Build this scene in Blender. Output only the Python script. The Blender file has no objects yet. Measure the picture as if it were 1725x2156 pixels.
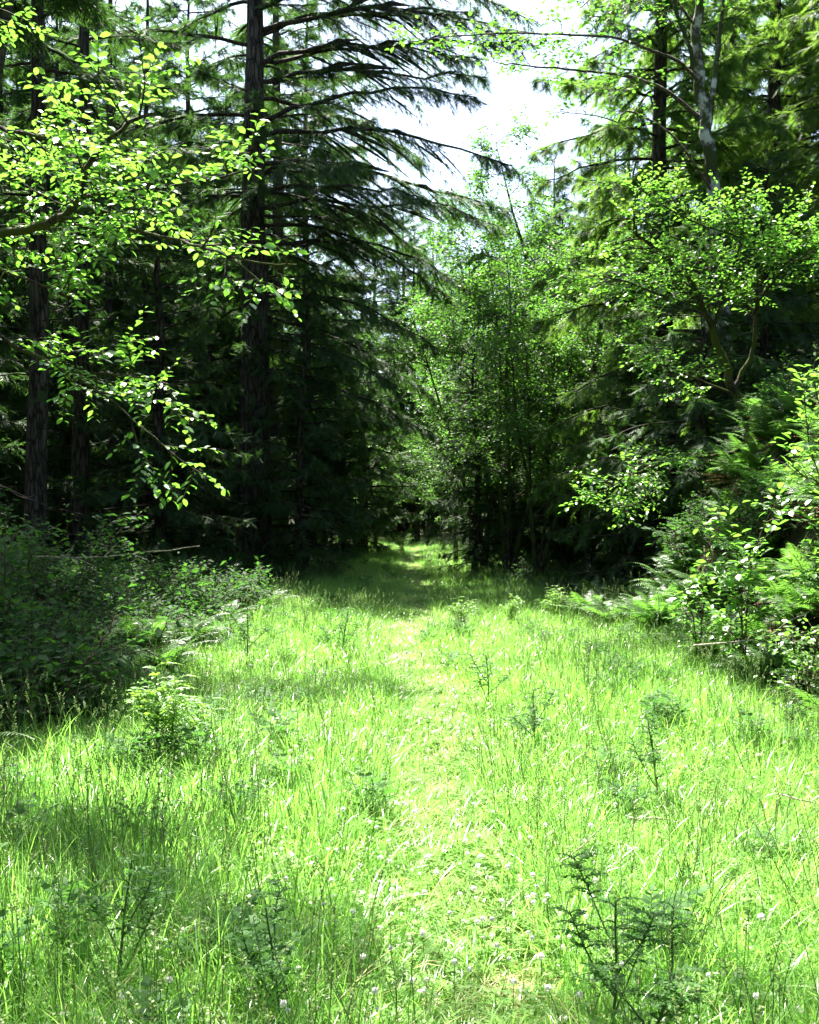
import bpy, math
import numpy as np
from mathutils import Vector

# ------------------------------------------------------------------ camera, sky, sun, exposure
SC = bpy.context.scene
COL = SC.collection
EYE = 1.6
FPX = 2210.0                      # focal length in pixels of a 1725 x 2156 view of the photograph
cam_d = bpy.data.cameras.new("camera")
cam_d.sensor_fit = 'VERTICAL'
cam_d.sensor_height = 24.0
cam_d.lens = 24.0 * FPX / 2156.0
cam_d.clip_start = 0.05
cam_d.clip_end = 2000
cam = bpy.data.objects.new("camera", cam_d)
COL.objects.link(cam)
cam.location = (0, 0, EYE)
cam.rotation_euler = (math.radians(90), 0, 0)
SC.camera = cam

SUN_EL, SUN_AZ = math.radians(64), math.radians(-20)     # azimuth from +Y, clockwise
wd = bpy.data.worlds.new("World")
SC.world = wd
wd.use_nodes = True
nt = wd.node_tree
bg = nt.nodes["Background"]
sky = nt.nodes.new("ShaderNodeTexSky")
sky.sky_type = 'NISHITA'
sky.sun_disc = False
sky.sun_elevation = SUN_EL
sky.sun_rotation = SUN_AZ
sky.air_density = 1.0
sky.dust_density = 2.5
sky.ozone_density = 1.0
nt.links.new(sky.outputs[0], bg.inputs[0])
bg.inputs[1].default_value = 0.075
sun_d = bpy.data.lights.new("sun", 'SUN')
sun_d.energy = 5.0
sun_d.angle = math.radians(0.53)
sun_d.color = (1.0, 0.95, 0.86)
sun = bpy.data.objects.new("sun", sun_d)
COL.objects.link(sun)
S = Vector((math.sin(SUN_AZ) * math.cos(SUN_EL), math.cos(SUN_AZ) * math.cos(SUN_EL), math.sin(SUN_EL)))
sun.rotation_euler = S.to_track_quat('Z', 'Y').to_euler()
sun.location = S * 60
vs = SC.view_settings
vs.view_transform = 'Standard'
vs.look = 'None'
vs.exposure = 2.57
vs.gamma = 1.0
SC.cycles.max_bounces = 10
SC.cycles.diffuse_bounces = 4
SC.cycles.glossy_bounces = 2
SC.cycles.transmission_bounces = 6
SC.cycles.use_denoising = True

# ------------------------------------------------------------------ helpers
def nrm(a):
    a = np.asarray(a, float)
    return a / np.maximum(np.linalg.norm(a, axis=-1, keepdims=True), 1e-9)

def P(px, py, d):
    """a point d metres down the lane, seen at (px, py) of the 1725 x 2156 view"""
    return np.array([(px - 862.5) / FPX * d, d, EYE + (1078 - py) / FPX * d])

def smooth(t):
    t = np.clip(t, 0, 1)
    return t * t * (3 - 2 * t)

def ground_z(x, y):
    x = np.asarray(x, float); y = np.asarray(y, float)
    xb = 3.05 + 2.6 * smooth((y - 13) / 11)
    u = x - xb
    h = 2.9 * smooth(u / 2.0) + 0.10 * np.clip(u - 2, 0, 30)
    h = h + 0.35 * smooth((-2.4 - x) / 2.5)
    edge = smooth((np.abs(x) - 1.5) / 2.0)
    b = 0.07 * np.sin(x * 1.7 + 0.6 * y) * np.sin(y * 1.1 - 0.4 * x) + 0.04 * np.sin(3.1 * x + 1.3) * np.sin(2.7 * y)
    b2 = 0.25 * np.sin(x * 0.31 + 1) * np.sin(y * 0.27 + 2)
    return h + b * (0.35 + edge) + b2 * smooth((np.abs(x) - 4) / 8)

class Geo:
    """collects vertices and faces; build() links them as ONE mesh object"""
    def __init__(self):
        self.V = []; self.F = {}; self.n = 0; self.var = []
    def add(self, V, F, var=None, mi=0):
        V = np.asarray(V, float).reshape(-1, 3)
        if len(V) == 0: return
        F = np.asarray(F, int)
        self.F.setdefault((F.shape[1], mi), []).append(F + self.n)
        self.V.append(V); self.n += len(V)
        self.var.append(np.full(len(V), 0.5) if var is None else np.asarray(var, float).reshape(-1))
    def inst(self, T, F, o, d, up, s, rng=None, mi=0, sw=None):
        """template T (n,3) with axes (along, side, normal) put at origins o, direction d"""
        o = np.asarray(o, float); m = len(o)
        if m == 0: return
        d = nrm(d); sd = nrm(np.cross(up, d)); w = np.cross(d, sd)
        s = np.broadcast_to(np.asarray(s, float), (m,))
        sw = s if sw is None else np.broadcast_to(np.asarray(sw, float), (m,))
        n = len(T)
        V = o[:, None, :] + (d * s[:, None])[:, None, :] * T[None, :, 0:1] + (sd * sw[:, None])[:, None, :] * T[None, :, 1:2] + (w * s[:, None])[:, None, :] * T[None, :, 2:3]
        FF = (np.arange(m) * n)[:, None, None] + np.asarray(F)[None]
        var = (rng.random(m) if rng is not None else np.full(m, .5))
        self.add(V.reshape(-1, 3), FF.reshape(-1, FF.shape[-1]), np.repeat(var, n), mi)
    def tube(self, pts, rad, k=6, var=None, mi=0, cap=False):
        pts = np.asarray(pts, float); m = len(pts)
        rad = np.broadcast_to(np.asarray(rad, float), (m,))
        t = nrm(np.gradient(pts, axis=0))
        ref = np.array([0.0, 0, 1]) if abs(t[:, 2]).mean() < 0.8 else np.array([1.0, 0, 0])
        a = nrm(np.cross(t, ref)); b = np.cross(t, a)
        an = np.arange(k) * 2 * math.pi / k
        V = pts[:, None, :] + rad[:, None, None] * (a[:, None, :] * np.cos(an)[None, :, None] + b[:, None, :] * np.sin(an)[None, :, None])
        i = np.arange(m - 1)[:, None] * k; j = np.arange(k)[None]; j2 = (j + 1) % k
        F = np.stack([i + j, i + j2, i + k + j2, i + k + j], -1).reshape(-1, 4)
        self.add(V.reshape(-1, 3), F, None if var is None else np.full(m * k, var), mi)
    def mesh(self, name, mats, smooth_f=True):
        me = bpy.data.meshes.new(name)
        V = np.concatenate(self.V); keys = sorted(self.F)
        loops = []; starts = []; tot = []; mi = []; at = 0
        for key in keys:
            F = np.concatenate(self.F[key]); k = key[0]
            loops.append(F.reshape(-1)); starts.append(at + np.arange(len(F)) * k); tot.append(np.full(len(F), k)); at += len(F) * k
            mi.append(np.full(len(F), key[1]))
        loops = np.concatenate(loops); starts = np.concatenate(starts); mi = np.concatenate(mi)
        me.vertices.add(len(V)); me.vertices.foreach_set("co", V.astype(np.float32).reshape(-1))
        me.loops.add(len(loops)); me.loops.foreach_set("vertex_index", loops.astype(np.int32))
        me.polygons.add(len(starts)); me.polygons.foreach_set("loop_start", starts.astype(np.int32))
        me.polygons.foreach_set("material_index", mi.astype(np.int32))
        me.polygons.foreach_set("use_smooth", np.full(len(starts), smooth_f))
        at = me.attributes.new("var", 'FLOAT', 'POINT')
        at.data.foreach_set("value", np.concatenate(self.var).astype(np.float32))
        for m in (mats if isinstance(mats, (list, tuple)) else [mats]): me.materials.append(m)
        me.update(calc_edges=True)
        return me
    def build(self, name, mats, parent=None, smooth_f=True):
        o = bpy.data.objects.new(name, self.mesh(name, mats, smooth_f))
        COL.objects.link(o)
        if parent is not None: o.parent = parent
        return o

def thing(name, label, cat, loc=(0, 0, 0), rz=0.0, group=None, scale=1.0):
    o = bpy.data.objects.new(name, None)
    o.empty_display_size = 0.2
    COL.objects.link(o)
    o.location = tuple(float(c) for c in loc); o.rotation_euler = (0, 0, rz); o.scale = (scale,) * 3
    o['label'] = label; o['category'] = cat
    if group: o['group'] = group
    return o

def part(name, me, parent):
    o = bpy.data.objects.new(name, me); COL.objects.link(o); o.parent = parent
    return o

def dup(root, loc, rz, label, group=None, scale=1.0):
    r = root.copy(); COL.objects.link(r)
    r.location = tuple(float(c) for c in loc); r.rotation_euler = (0, 0, rz); r.scale = (scale,) * 3
    r['label'] = label
    if group: r['group'] = group
    for ch in list(root.children):
        c = ch.copy(); COL.objects.link(c); c.parent = r
    return r

# ------------------------------------------------------------------ materials
def new_mat(name):
    m = bpy.data.materials.new(name); m.use_nodes = True
    t = m.node_tree
    for n in list(t.nodes): t.nodes.remove(n)
    out = t.nodes.new("ShaderNodeOutputMaterial")
    return m, t, out

def mixc(t, f, a, b):
    n = t.nodes.new("ShaderNodeMix"); n.data_type = 'RGBA'
    if hasattr(f, 'links'): t.links.new(f, n.inputs[0])
    else: n.inputs[0].default_value = f
    for k, c in ((6, a), (7, b)):
        if hasattr(c, 'links'): t.links.new(c, n.inputs[k])
        else: n.inputs[k].default_value = (*c, 1)
    return n.outputs[2]

def ramp(t, src, lo, hi):
    n = t.nodes.new("ShaderNodeMapRange"); n.inputs[1].default_value = lo; n.inputs[2].default_value = hi
    t.links.new(src, n.inputs[0])
    return n.outputs[0]

def noise(t, scale, detail=3, vec=None, rough=0.55):
    n = t.nodes.new("ShaderNodeTexNoise"); n.inputs['Scale'].default_value = scale; n.inputs['Detail'].default_value = detail
    n.inputs['Roughness'].default_value = rough
    if vec is not None: t.links.new(vec, n.inputs['Vector'])
    return n.outputs[0]

def leaf_mat(name, c1, c2, t1, t2, trans=0.45, rough=0.35, spec=0.5, patch=0.6, third=None):
    """a leaf: reflects c1..c2, lets t1..t2 through, glossy skin"""
    m, t, out = new_mat(name)
    at = t.nodes.new("ShaderNodeAttribute"); at.attribute_name = "var"
    oi = t.nodes.new("ShaderNodeObjectInfo")
    geo = t.nodes.new("ShaderNodeNewGeometry")
    nz = ramp(t, noise(t, patch, 2, geo.outputs['Position']), 0.3, 0.7)
    a = t.nodes.new("ShaderNodeMath"); a.operation = 'MULTIPLY_ADD'; a.inputs[1].default_value = 0.5
    t.links.new(at.outputs['Fac'], a.inputs[0])
    b = t.nodes.new("ShaderNodeMath"); b.operation = 'MULTIPLY'; b.inputs[1].default_value = 0.32
    t.links.new(nz, b.inputs[0]); t.links.new(b.outputs[0], a.inputs[2])
    c = t.nodes.new("ShaderNodeMath"); c.operation = 'MULTIPLY_ADD'; c.inputs[1].default_value = 0.18
    t.links.new(oi.outputs['Random'], c.inputs[0]); t.links.new(a.outputs[0], c.inputs[2])
    col = mixc(t, c.outputs[0], c1, c2); tcol = mixc(t, c.outputs[0], t1, t2)
    if third is not None:       # a few leaves of another colour (dry, yellowed)
        g = t.nodes.new("ShaderNodeMath"); g.operation = 'GREATER_THAN'; g.inputs[1].default_value = third[1]
        t.links.new(at.outputs['Fac'], g.inputs[0])
        col = mixc(t, g.outputs[0], col, third[0]); tcol = mixc(t, g.outputs[0], tcol, third[0])
    pb = t.nodes.new("ShaderNodeBsdfPrincipled")
    pb.inputs['Roughness'].default_value = rough; pb.inputs['Specular IOR Level'].default_value = spec
    t.links.new(col, pb.inputs['Base Color'])
    tr = t.nodes.new("ShaderNodeBsdfTranslucent"); t.links.new(tcol, tr.inputs[0])
    mx = t.nodes.new("ShaderNodeMixShader"); mx.inputs[0].default_value = trans
    t.links.new(pb.outputs[0], mx.inputs[1]); t.links.new(tr.outputs[0], mx.inputs[2])
    t.links.new(mx.outputs[0], out.inputs[0])
    return m

def bark_mat(name, dark, light, moss=None, moss_amt=0.5, sx=18.0, sz=3.0, patch=None):
    m, t, out = new_mat(name)
    tc = t.nodes.new("ShaderNodeTexCoord")
    mp = t.nodes.new("ShaderNodeMapping"); mp.inputs['Scale'].default_value = (sx, sx, sz)
    t.links.new(tc.outputs['Object'], mp.inputs[0])
    n1 = noise(t, 1.0, 6, mp.outputs[0], 0.65)
    col = mixc(t, ramp(t, n1, 0.35, 0.68), dark, light)
    vo = t.nodes.new("ShaderNodeTexVoronoi"); vo.feature = 'DISTANCE_TO_EDGE'; vo.inputs['Scale'].default_value = 1.0
    wv = t.nodes.new("ShaderNodeMixRGB"); wv.blend_type = 'ADD'; wv.inputs[0].default_value = .6
    nv = t.nodes.new("ShaderNodeTexNoise"); nv.inputs['Scale'].default_value = 2.0
    t.links.new(mp.outputs[0], nv.inputs['Vector']); t.links.new(mp.outputs[0], wv.inputs[1]); t.links.new(nv.outputs['Color'], wv.inputs[2])
    t.links.new(wv.outputs[0], vo.inputs['Vector'])
    crack = ramp(t, vo.outputs['Distance'], 0.0, 0.16)
    col = mixc(t, crack, tuple(c * .4 for c in dark), col)
    if patch is not None:
        n2 = noise(t, 5.0, 4, tc.outputs['Object'])
        col = mixc(t, ramp(t, n2, 0.46, 0.56), col, patch)
    if moss is not None:
        n3 = noise(t, 2.6, 5, tc.outputs['Object'], 0.6)
        col = mixc(t, ramp(t, n3, 0.66 - 0.3 * moss_amt, 0.74 - 0.3 * moss_amt), col, moss)
    pb = t.nodes.new("ShaderNodeBsdfPrincipled"); pb.inputs['Roughness'].default_value = 0.9
    pb.inputs['Specular IOR Level'].default_value = 0.2
    t.links.new(col, pb.inputs['Base Color'])
    bp = t.nodes.new("ShaderNodeBump"); bp.inputs['Strength'].default_value = 0.8; bp.inputs['Distance'].default_value = 0.03
    t.links.new(n1, bp.inputs['Height']); t.links.new(bp.outputs[0], pb.inputs['Normal'])
    t.links.new(pb.outputs[0], out.inputs[0])
    return m

def plain_mat(name, c1, c2, rough=0.8, trans=0.0):
    return leaf_mat(name, c1, c2, c1, c2, trans, rough, 0.3)

M = {}
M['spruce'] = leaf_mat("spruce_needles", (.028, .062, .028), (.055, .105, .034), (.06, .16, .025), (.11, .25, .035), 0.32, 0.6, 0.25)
M['spruce_sunlit'] = leaf_mat("spruce_needles_sunlit", (.05, .11, .024), (.09, .155, .032), (.16, .34, .035), (.25, .44, .055), 0.46, 0.55, 0.3)  # brighter twin of the spruce needles, sunlight painted into the colour
M['leaf_dark'] = leaf_mat("alder_leaves", (.03, .075, .022), (.055, .115, .025), (.09, .28, .03), (.18, .42, .04), 0.43, 0.5, 0.3)
M['leaf_bright'] = leaf_mat("cascara_leaves", (.05, .12, .024), (.085, .165, .035), (.15, .45, .035), (.27, .60, .06), 0.44, 0.36, 0.95)
M['bush'] = leaf_mat("salmonberry_leaves", (.018, .056, .018), (.036, .088, .022), (.06, .21, .025), (.115, .30, .035), 0.38, 0.65, 0.15)
M['fern'] = leaf_mat("fern_fronds", (.035, .085, .026), (.075, .135, .038), (.11, .32, .035), (.21, .44, .06), 0.38, 0.42, 0.5)
M['fern_dead'] = leaf_mat("dead_fronds", (.10, .055, .028), (.18, .105, .05), (.13, .065, .03), (.2, .11, .05), 0.22, 0.7, 0.2)
M['grass'] = leaf_mat("grass_blades", (.09, .225, .038), (.225, .375, .095), (.24, .58, .07), (.45, .82, .145), 0.45, 0.28, 0.6, 0.9, ((.46, .42, .2), 0.94))
M['grass_dry'] = leaf_mat("trodden_grass", (.24, .36, .11), (.50, .48, .24), (.42, .66, .15), (.58, .58, .24), 0.4, 0.4, 0.5, 2.0)
M['seed'] = leaf_mat("seed_stalks", (.09, .16, .05), (.2, .24, .1), (.15, .3, .06), (.28, .38, .12), 0.3, 0.6, 0.3)
M['clover'] = leaf_mat("clover_leaves", (.09, .21, .04), (.16, .28, .055), (.24, .53, .05), (.37, .64, .07), 0.4, 0.4, 0.5)
M['weed'] = leaf_mat("ragwort_leaves", (.038, .10, .03), (.07, .15, .04), (.09, .26, .035), (.14, .36, .05), 0.34, 0.6, 0.15)  # leaf colour darkened to stand in for shade on the nearest ragwort
M['stem'] = plain_mat("weed_stems", (.06, .12, .04), (.09, .13, .05), 0.6)
M['flower'] = plain_mat("clover_flower_heads", (.75, .73, .68), (.82, .8, .76), 0.7, 0.25)
M['flower'].name = "white_petals"
M['bark'] = bark_mat("spruce_bark", (.016, .012, .009), (.12, .095, .075), (.035, .055, .018), 0.25, 11, 2.2)
M['limb'] = bark_mat("limb_bark", (.03, .022, .017), (.085, .065, .05), (.04, .06, .02), 0.35, 10, 10)
M['alder'] = bark_mat("alder_bark", (.07, .062, .05), (.24, .225, .195), (.04, .052, .016), 0.75, 14, 7, (.42, .42, .38))
M['moss'] = bark_mat("mossy_bark", (.03, .025, .018), (.10, .085, .06), (.055, .065, .014), 0.62, 16, 9)
M['twig'] = bark_mat("twig_bark", (.07, .055, .04), (.17, .14, .11), (.06, .075, .025), 0.25, 14, 14)
M['dry'] = bark_mat("dry_wood", (.28, .24, .19), (.5, .45, .38), None, 0, 14, 14)

# ground
def ground_mat():
    m, t, out = new_mat("forest_floor")
    geo = t.nodes.new("ShaderNodeNewGeometry")
    at = t.nodes.new("ShaderNodeAttribute"); at.attribute_name = "var"
    n1 = noise(t, 9, 8, geo.outputs['Position'], 0.7); n2 = noise(t, 0.8, 4, geo.outputs['Position']); n3 = noise(t, 40, 4, geo.outputs['Position'])
    litter = mixc(t, ramp(t, n1, .3, .7), (.022, .016, .010), (.085, .058, .034))
    litter = mixc(t, ramp(t, n2, .42, .58), litter, (.028, .048, .015))
    turf = mixc(t, ramp(t, n1, .3, .7), (.05, .09, .02), (.12, .17, .045))
    dry = mixc(t, ramp(t, n3, .3, .7), (.16, .15, .06), (.34, .30, .14))
    turf = mixc(t, ramp(t, n2, .52, .62), turf, dry)
    col = mixc(t, at.outputs['Fac'], litter, turf)
    pb = t.nodes.new("ShaderNodeBsdfPrincipled"); pb.inputs['Roughness'].default_value = 0.95; pb.inputs['Specular IOR Level'].default_value = 0.15
    bp = t.nodes.new("ShaderNodeBump"); bp.inputs['Strength'].default_value = 0.7; bp.inputs['Distance'].default_value = 0.05
    t.links.new(n1, bp.inputs['Height']); t.links.new(bp.outputs[0], pb.inputs['Normal'])
    t.links.new(col, pb.inputs['Base Color']); t.links.new(pb.outputs[0], out.inputs[0])
    return m

def lane_edges(y):
    y = np.asarray(y, float)
    xl = -2.25 + 0.25 * np.sin(y * 0.55) + 0.12 * np.sin(y * 1.7 + 1) + 0.5 * smooth((y - 17) / 10)
    xr = 3.0 + 0.2 * np.sin(y * 0.45 + 2) + 0.12 * np.sin(y * 1.3) - 0.9 * smooth((y - 14) / 10) - 0.2 * smooth((y - 28) / 10)
    return xl, xr

def build_ground():
    ax = np.concatenate([-np.geomspace(400, 12.5, 26), np.arange(-12, 12.01, 0.2), np.geomspace(12.5, 400, 26)])
    ay = np.concatenate([-np.geomspace(200, 3.5, 18), np.arange(-3, 56, 0.25), np.geomspace(56.5, 600, 26)])
    X, Y = np.meshgrid(ax, ay)
    Z = ground_z(X, Y)
    V = np.stack([X, Y, Z], -1).reshape(-1, 3)
    nx, ny = len(ax), len(ay)
    i = np.arange(ny - 1)[:, None] * nx + np.arange(nx - 1)[None]
    F = np.stack([i, i + 1, i + 1 + nx, i + nx], -1).reshape(-1, 4)
    xl, xr = lane_edges(Y)
    mask = smooth((X - xl + .4) / .6) * smooth((xr + .3 - X) / .6) * (Y < 56)
    g = Geo(); g.add(V, F, mask.reshape(-1))
    o = g.build("ground", ground_mat())
    o['kind'] = 'structure'; o['label'] = "forest floor and grassy lane with a bank on the right"
build_ground()

# ------------------------------------------------------------------ conifers
# a spray: a small flat twig set with bunches of needles
def spray_template(us, lite):
    V = [[0, -.03, 0], [0, .03, 0], [1.05, 0, -.06]]
    for k, u in enumerate(us):
        for sg in (-1, 1):
            v = .30 * (1 - .55 * u) * (1.0 if k % 2 else .82)
            w = .060 if not lite else .10
            V += [[u - w, 0, .0], [u + w, .02 * sg, .012 * (-1) ** k], [u + .24, sg * v, -.03 + .03 * (-1) ** k]]
    V = np.array(V, float)
    return V, np.arange(len(V)).reshape(-1, 3)
SHOOT_V, SHOOT_F = spray_template([.06, .2, .34, .48, .62, .76, .9], False)
SHOOT_L, SHOOT_LF = spray_template([.1, .35, .6, .85], True)

def conifer_limb(rng, wood, fol, o, az, L, r, rise=0.1, sag=0.45, tip=0.2, twig=0.6, dens=1.0, hang=0.5, bare=0.12, shoot=0.12, lite=False, keep=0.9):
    n = 12
    t = np.linspace(0, 1, n)
    a = az + rng.normal(0, .16) * t + np.cumsum(rng.normal(0, .05, n))
    hx = np.cumsum(np.concatenate([[0], np.cos(a[1:])])) / (n - 1); hy = np.cumsum(np.concatenate([[0], np.sin(a[1:])])) / (n - 1)
    z = rise * t - sag * t ** 2 + tip * t ** 3
    pts = np.stack([o[0] + hx * L, o[1] + hy * L, o[2] + z * L], -1)
    pts[1:, 2] += np.cumsum(rng.normal(0, .012 * L, n - 1))
    wood.tube(pts, r * (1 - .85 * t) + .004, 4 if lite else 5)
    m = max(5, int(L / (.15 / dens)))
    ti = bare + (1 - bare) * (np.arange(m) + rng.random(m)) / m
    k = (rng.random(m) < keep) & (np.sin(ti * rng.uniform(6, 13) + rng.uniform(0, 6)) > -.93)
    ti = ti[k]; m = len(ti)
    ii = np.clip((ti * (n - 1)).astype(int), 0, n - 2); f = (ti * (n - 1) - ii)[:, None]
    org = pts[ii] * (1 - f) + pts[ii + 1] * f
    tan = nrm(pts[ii + 1] - pts[ii])
    sgn = np.where(np.arange(m) % 2 == 0, 1.0, -1.0)
    side = nrm(np.cross(tan, [0, 0, 1.0])) * sgn[:, None]
    td = nrm(tan * rng.uniform(.4, 1.0, m)[:, None] + side * rng.uniform(.5, 1.0, m)[:, None] + np.array([0, 0, -1.0]) * (hang * rng.uniform(-.15, .6, m))[:, None])
    tl = (.22 + .36 * twig * L) * np.minimum(1, .45 + 1.6 * ti) * np.clip(1.08 - ti, .16, 1) * rng.uniform(.45, 1.15, m)
    q = 6 if lite else 9
    s = np.linspace(.06, 1, q)
    tp = org[:, None] + td[:, None] * (tl[:, None] * s)[..., None] + tan[:, None] * (.22 * tl[:, None] * s[None] ** 2)[..., None]
    tp[..., 2] -= hang * .5 * tl[:, None] * s[None] ** 2
    tp += rng.normal(0, .015, tp.shape)
    wv = np.stack([org, org + np.array([0, 0, .012]), tp[:, -1], tp[:, q // 2]], 1)
    wood.add(wv.reshape(-1, 3), (np.arange(m) * 4)[:, None] + np.array([0, 1, 2, 3])[None])
    tdir = nrm(np.gradient(tp, axis=1))
    T, F = (SHOOT_L, SHOOT_LF) if lite else (SHOOT_V, SHOOT_F)
    base = shoot * (2.25 if lite else 1.9) * min(1.0, .55 + .2 * L)
    for sg in (-1, 1):
        sd = np.cross(tdir, np.array([0, 0, 1.0])[None, None]) * sg
        d = tdir * .8 + sd * .65 + rng.normal(0, .2, tp.shape) + np.array([0, 0, -.32 * hang])
        sz = base * rng.uniform(.5, 1.25, tp.shape[:2]) * (1.2 - .5 * s)[None]
        up = np.array([0, 0, 1.0]) + rng.normal(0, .3, tp.shape)
        fol.inst(T, F, tp.reshape(-1, 3), d.reshape(-1, 3), up.reshape(-1, 3), sz.reshape(-1), rng)
    up = np.array([0, 0, 1.0]) + rng.normal(0, .3, (m, 3))
    fol.inst(T, F, tp[:, -1], tdir[:, -1] + rng.normal(0, .1, (m, 3)), up, base, rng)
    fol.inst(T, F, org, tan + rng.normal(0, .35, (m, 3)), up, base * .9, rng)

def trunk_geo(g, H, r, rng, k=10, lean=(0, 0), wob=.09, flare=1.35):
    z = np.concatenate([[-.3, 0, .25, .6], np.linspace(1.2, H, 14)])
    t = np.clip(z / H, 0, 1)
    rad = r * (1 - t) ** .75 + .012
    rad[:3] *= np.array([flare * 1.1, flare, 1 + (flare - 1) * .4])
    wx = np.cumsum(rng.normal(0, wob * .3, len(z))); wy = np.cumsum(rng.normal(0, wob * .3, len(z)))
    wx[:4] = 0; wy[:4] = 0
    pts = np.stack([wx + lean[0] * z, wy + lean[1] * z, z], -1)
    g.tube(pts, rad, k)
    return pts

def conifer(seed, H, r, base, Lmax, n, top_pow=.75, rise=.12, sag=.45, tip=.22, twig=.6, dens=1., hang=.5, dead=0, shoot=.12, lite=False, lean=(0, 0), keep=.9, zmax=None, extra=(), bare_front=False):
    rng = np.random.default_rng(seed)
    tk, wd_, fo = Geo(), Geo(), Geo()
    pts = trunk_geo(tk, H, r, rng, 10 if not lite else 6, lean)
    def axis(z):
        return np.array([np.interp(z, pts[:, 2], pts[:, 0]), np.interp(z, pts[:, 2], pts[:, 1]), z])
    n = int(n * 1.25)
    for i in range(n):
        f = (i + rng.random() * .8) / n
        z = base + (H - base) * f ** 1.0
        L = Lmax * (1 - f) ** top_pow * rng.uniform(.7, 1.1) * min(1, .55 + 2.2 * f) + .25
        az = i * 2.39996 + rng.normal(0, .35)
        if bare_front and math.sin(az) < -.35:      # few limbs survive on the side of the open lane
            if rng.random() < .65: continue
            L *= .55
        rs = rise + .45 * f ** 2 + rng.normal(0, .06)
        conifer_limb(rng, wd_, fo, axis(z), az, L, .010 + .008 * L, rs, sag * (1 - .5 * f) + rng.normal(0, .05), tip, twig * (1 - .45 * f), dens, hang, .12 if L < 2 else .18, shoot, lite, keep)
    wd_.tube(pts[1:], .55 * (r * (1 - np.clip(pts[1:, 2] / H, 0, 1)) ** .75 + .008), 5)
    for (z, az, L, rs, sg, tp, tw) in extra:
        conifer_limb(rng, wd_, fo, axis(z), az, L, (.012 + .008 * L), rs, sg, tp, tw, dens, hang, .22, shoot, lite, keep)
    for i in range(int(dead * 1.6)):      # dry bare limbs low on the trunk
        z = rng.uniform(.8, base + 1.5); az = rng.uniform(0, 6.28); L = rng.uniform(.4, 1.8)
        o = axis(z); t = np.linspace(0, 1, 5)[:, None]
        d = np.array([math.cos(az), math.sin(az), rng.uniform(-.25, .1)])
        p = o + d * L * t + np.array([0, 0, -.15]) * L * t ** 2 + rng.normal(0, .02, (5, 3)) * t
        wd_.tube(p, .014 * (1 - .8 * t[:, 0]) + .002, 4)
        for j in range(5):
            b = p[rng.integers(1, 4)]; e = b + nrm(d + rng.normal(0, .6, 3)) * L * rng.uniform(.2, .4)
            wd_.tube(np.stack([b, (b + e) / 2 + rng.normal(0, .02, 3), e]), [.006, .004, .002], 3)
    return tk, wd_, fo

def conifer_thing(name, label, cat, loc, geos, mat_f, mat_b=None, rz=0.0, group=None, scale=1.0):
    t = thing(name, label, cat, loc, rz, group, scale)
    geos[0].build('trunk', mat_b or M['bark'], t)
    geos[1].build('branches', M['limb'], t)
    geos[2].build('crown', mat_f, t, False)
    return t

def base_at(px, d, dz=0.0):
    x = (px - 862.5) / FPX * d
    return (x, d, float(ground_z(x, d)) - .05 + dz)

R = math.radians
G_L = "tall spruces standing on the left side of the lane"
G_Y = "young spruces with branches down to the ground"
G_R = "conifers on the right side of the lane"
# the big spruce: long limbs sweep right over the lane
ex = [(7.4, R(-8), 5.3, .10, .42, .06, .75), (8.3, R(-14), 5.6, .16, .34, .05, .8), (9.3, R(2), 5.8, .12, .36, .10, .85),
      (10.2, R(-20), 5.4, .22, .38, .1, .85), (11.2, R(-4), 5.3, .25, .36, .1, .85), (6.3, R(-6), 4.2, .02, .40, .05, .6),
      (5.4, R(-20), 3.6, -.05, .35, .05, .6), (8.8, R(30), 4.8, .1, .4, .1, .8), (12.2, R(-10), 4.9, .3, .36, .1, .85), (9.0, R(-45), 4.0, .1, .4, .1, .8),
      (4.6, R(-12), 4.4, -.02, .42, .05, .7), (7.9, R(8), 4.6, .05, .5, .05, .8), (8.6, R(-28), 5.0, .2, .42, .1, .8), (9.9, R(-10), 6.0, .2, .46, .08, .9), (11.7, R(10), 5.2, .3, .5, .1, .9), (5.9, R(12), 4.2, .0, .45, .05, .7),
      (10.8, R(24), 5.0, .2, .4, .1, .85), (12.8, R(-25), 4.6, .3, .36, .1, .85), (13.4, R(5), 4.6, .3, .36, .1, .85), (11.5, R(-8), 6.3, .22, .40, .12, .8), (12.3, R(-16), 6.4, .22, .42, .1, .8),
      (13.2, R(-3), 6.2, .2, .42, .1, .8), (14.1, R(-12), 6.0, .2, .42, .1, .8), (14.9, R(6), 5.6, .15, .45, .1, .8), (15.6, R(-18), 5.2, .1, .45, .1, .8),
      (10.4, R(170), 4.0, .2, .4, .1, .85), (12.0, R(200), 4.2, .2, .4, .1, .85), (13.0, R(150), 4.0, .2, .4, .1, .85), (8.6, R(165), 3.8, .1, .4, .1, .85)]
big = conifer_thing('spruce_tree', "thickest spruce trunk left of the lane with long limbs sweeping right across the sky", 'tree', base_at(533, 24),
              conifer(11, 19, .40, 4.6, 3.9, 70, twig=.7, dens=1.15, hang=.75, dead=8, shoot=.13, bare_front=True, keep=.95, extra=ex), M['spruce'], group=G_L)
conifer_thing('spruce_tree', "slim mossy spruce trunk close behind the thickest spruce", 'tree', base_at(582, 28),
              conifer(12, 19, .24, 5, 3.3, 58, twig=.65, dens=1.15, hang=.7, dead=8, lite=True, bare_front=True, keep=.95), M['spruce'], M['moss'], group=G_L)
conifer_thing('spruce_tree', "straight bare spruce trunk at the left edge of the photo", 'tree', base_at(66, 18),
              conifer(13, 17, .185, 5.2, 2.9, 54, twig=.65, dens=1.15, hang=.6, dead=10, bare_front=True, keep=.95, lean=(-.006, 0)), M['spruce'], group=G_L)
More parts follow.
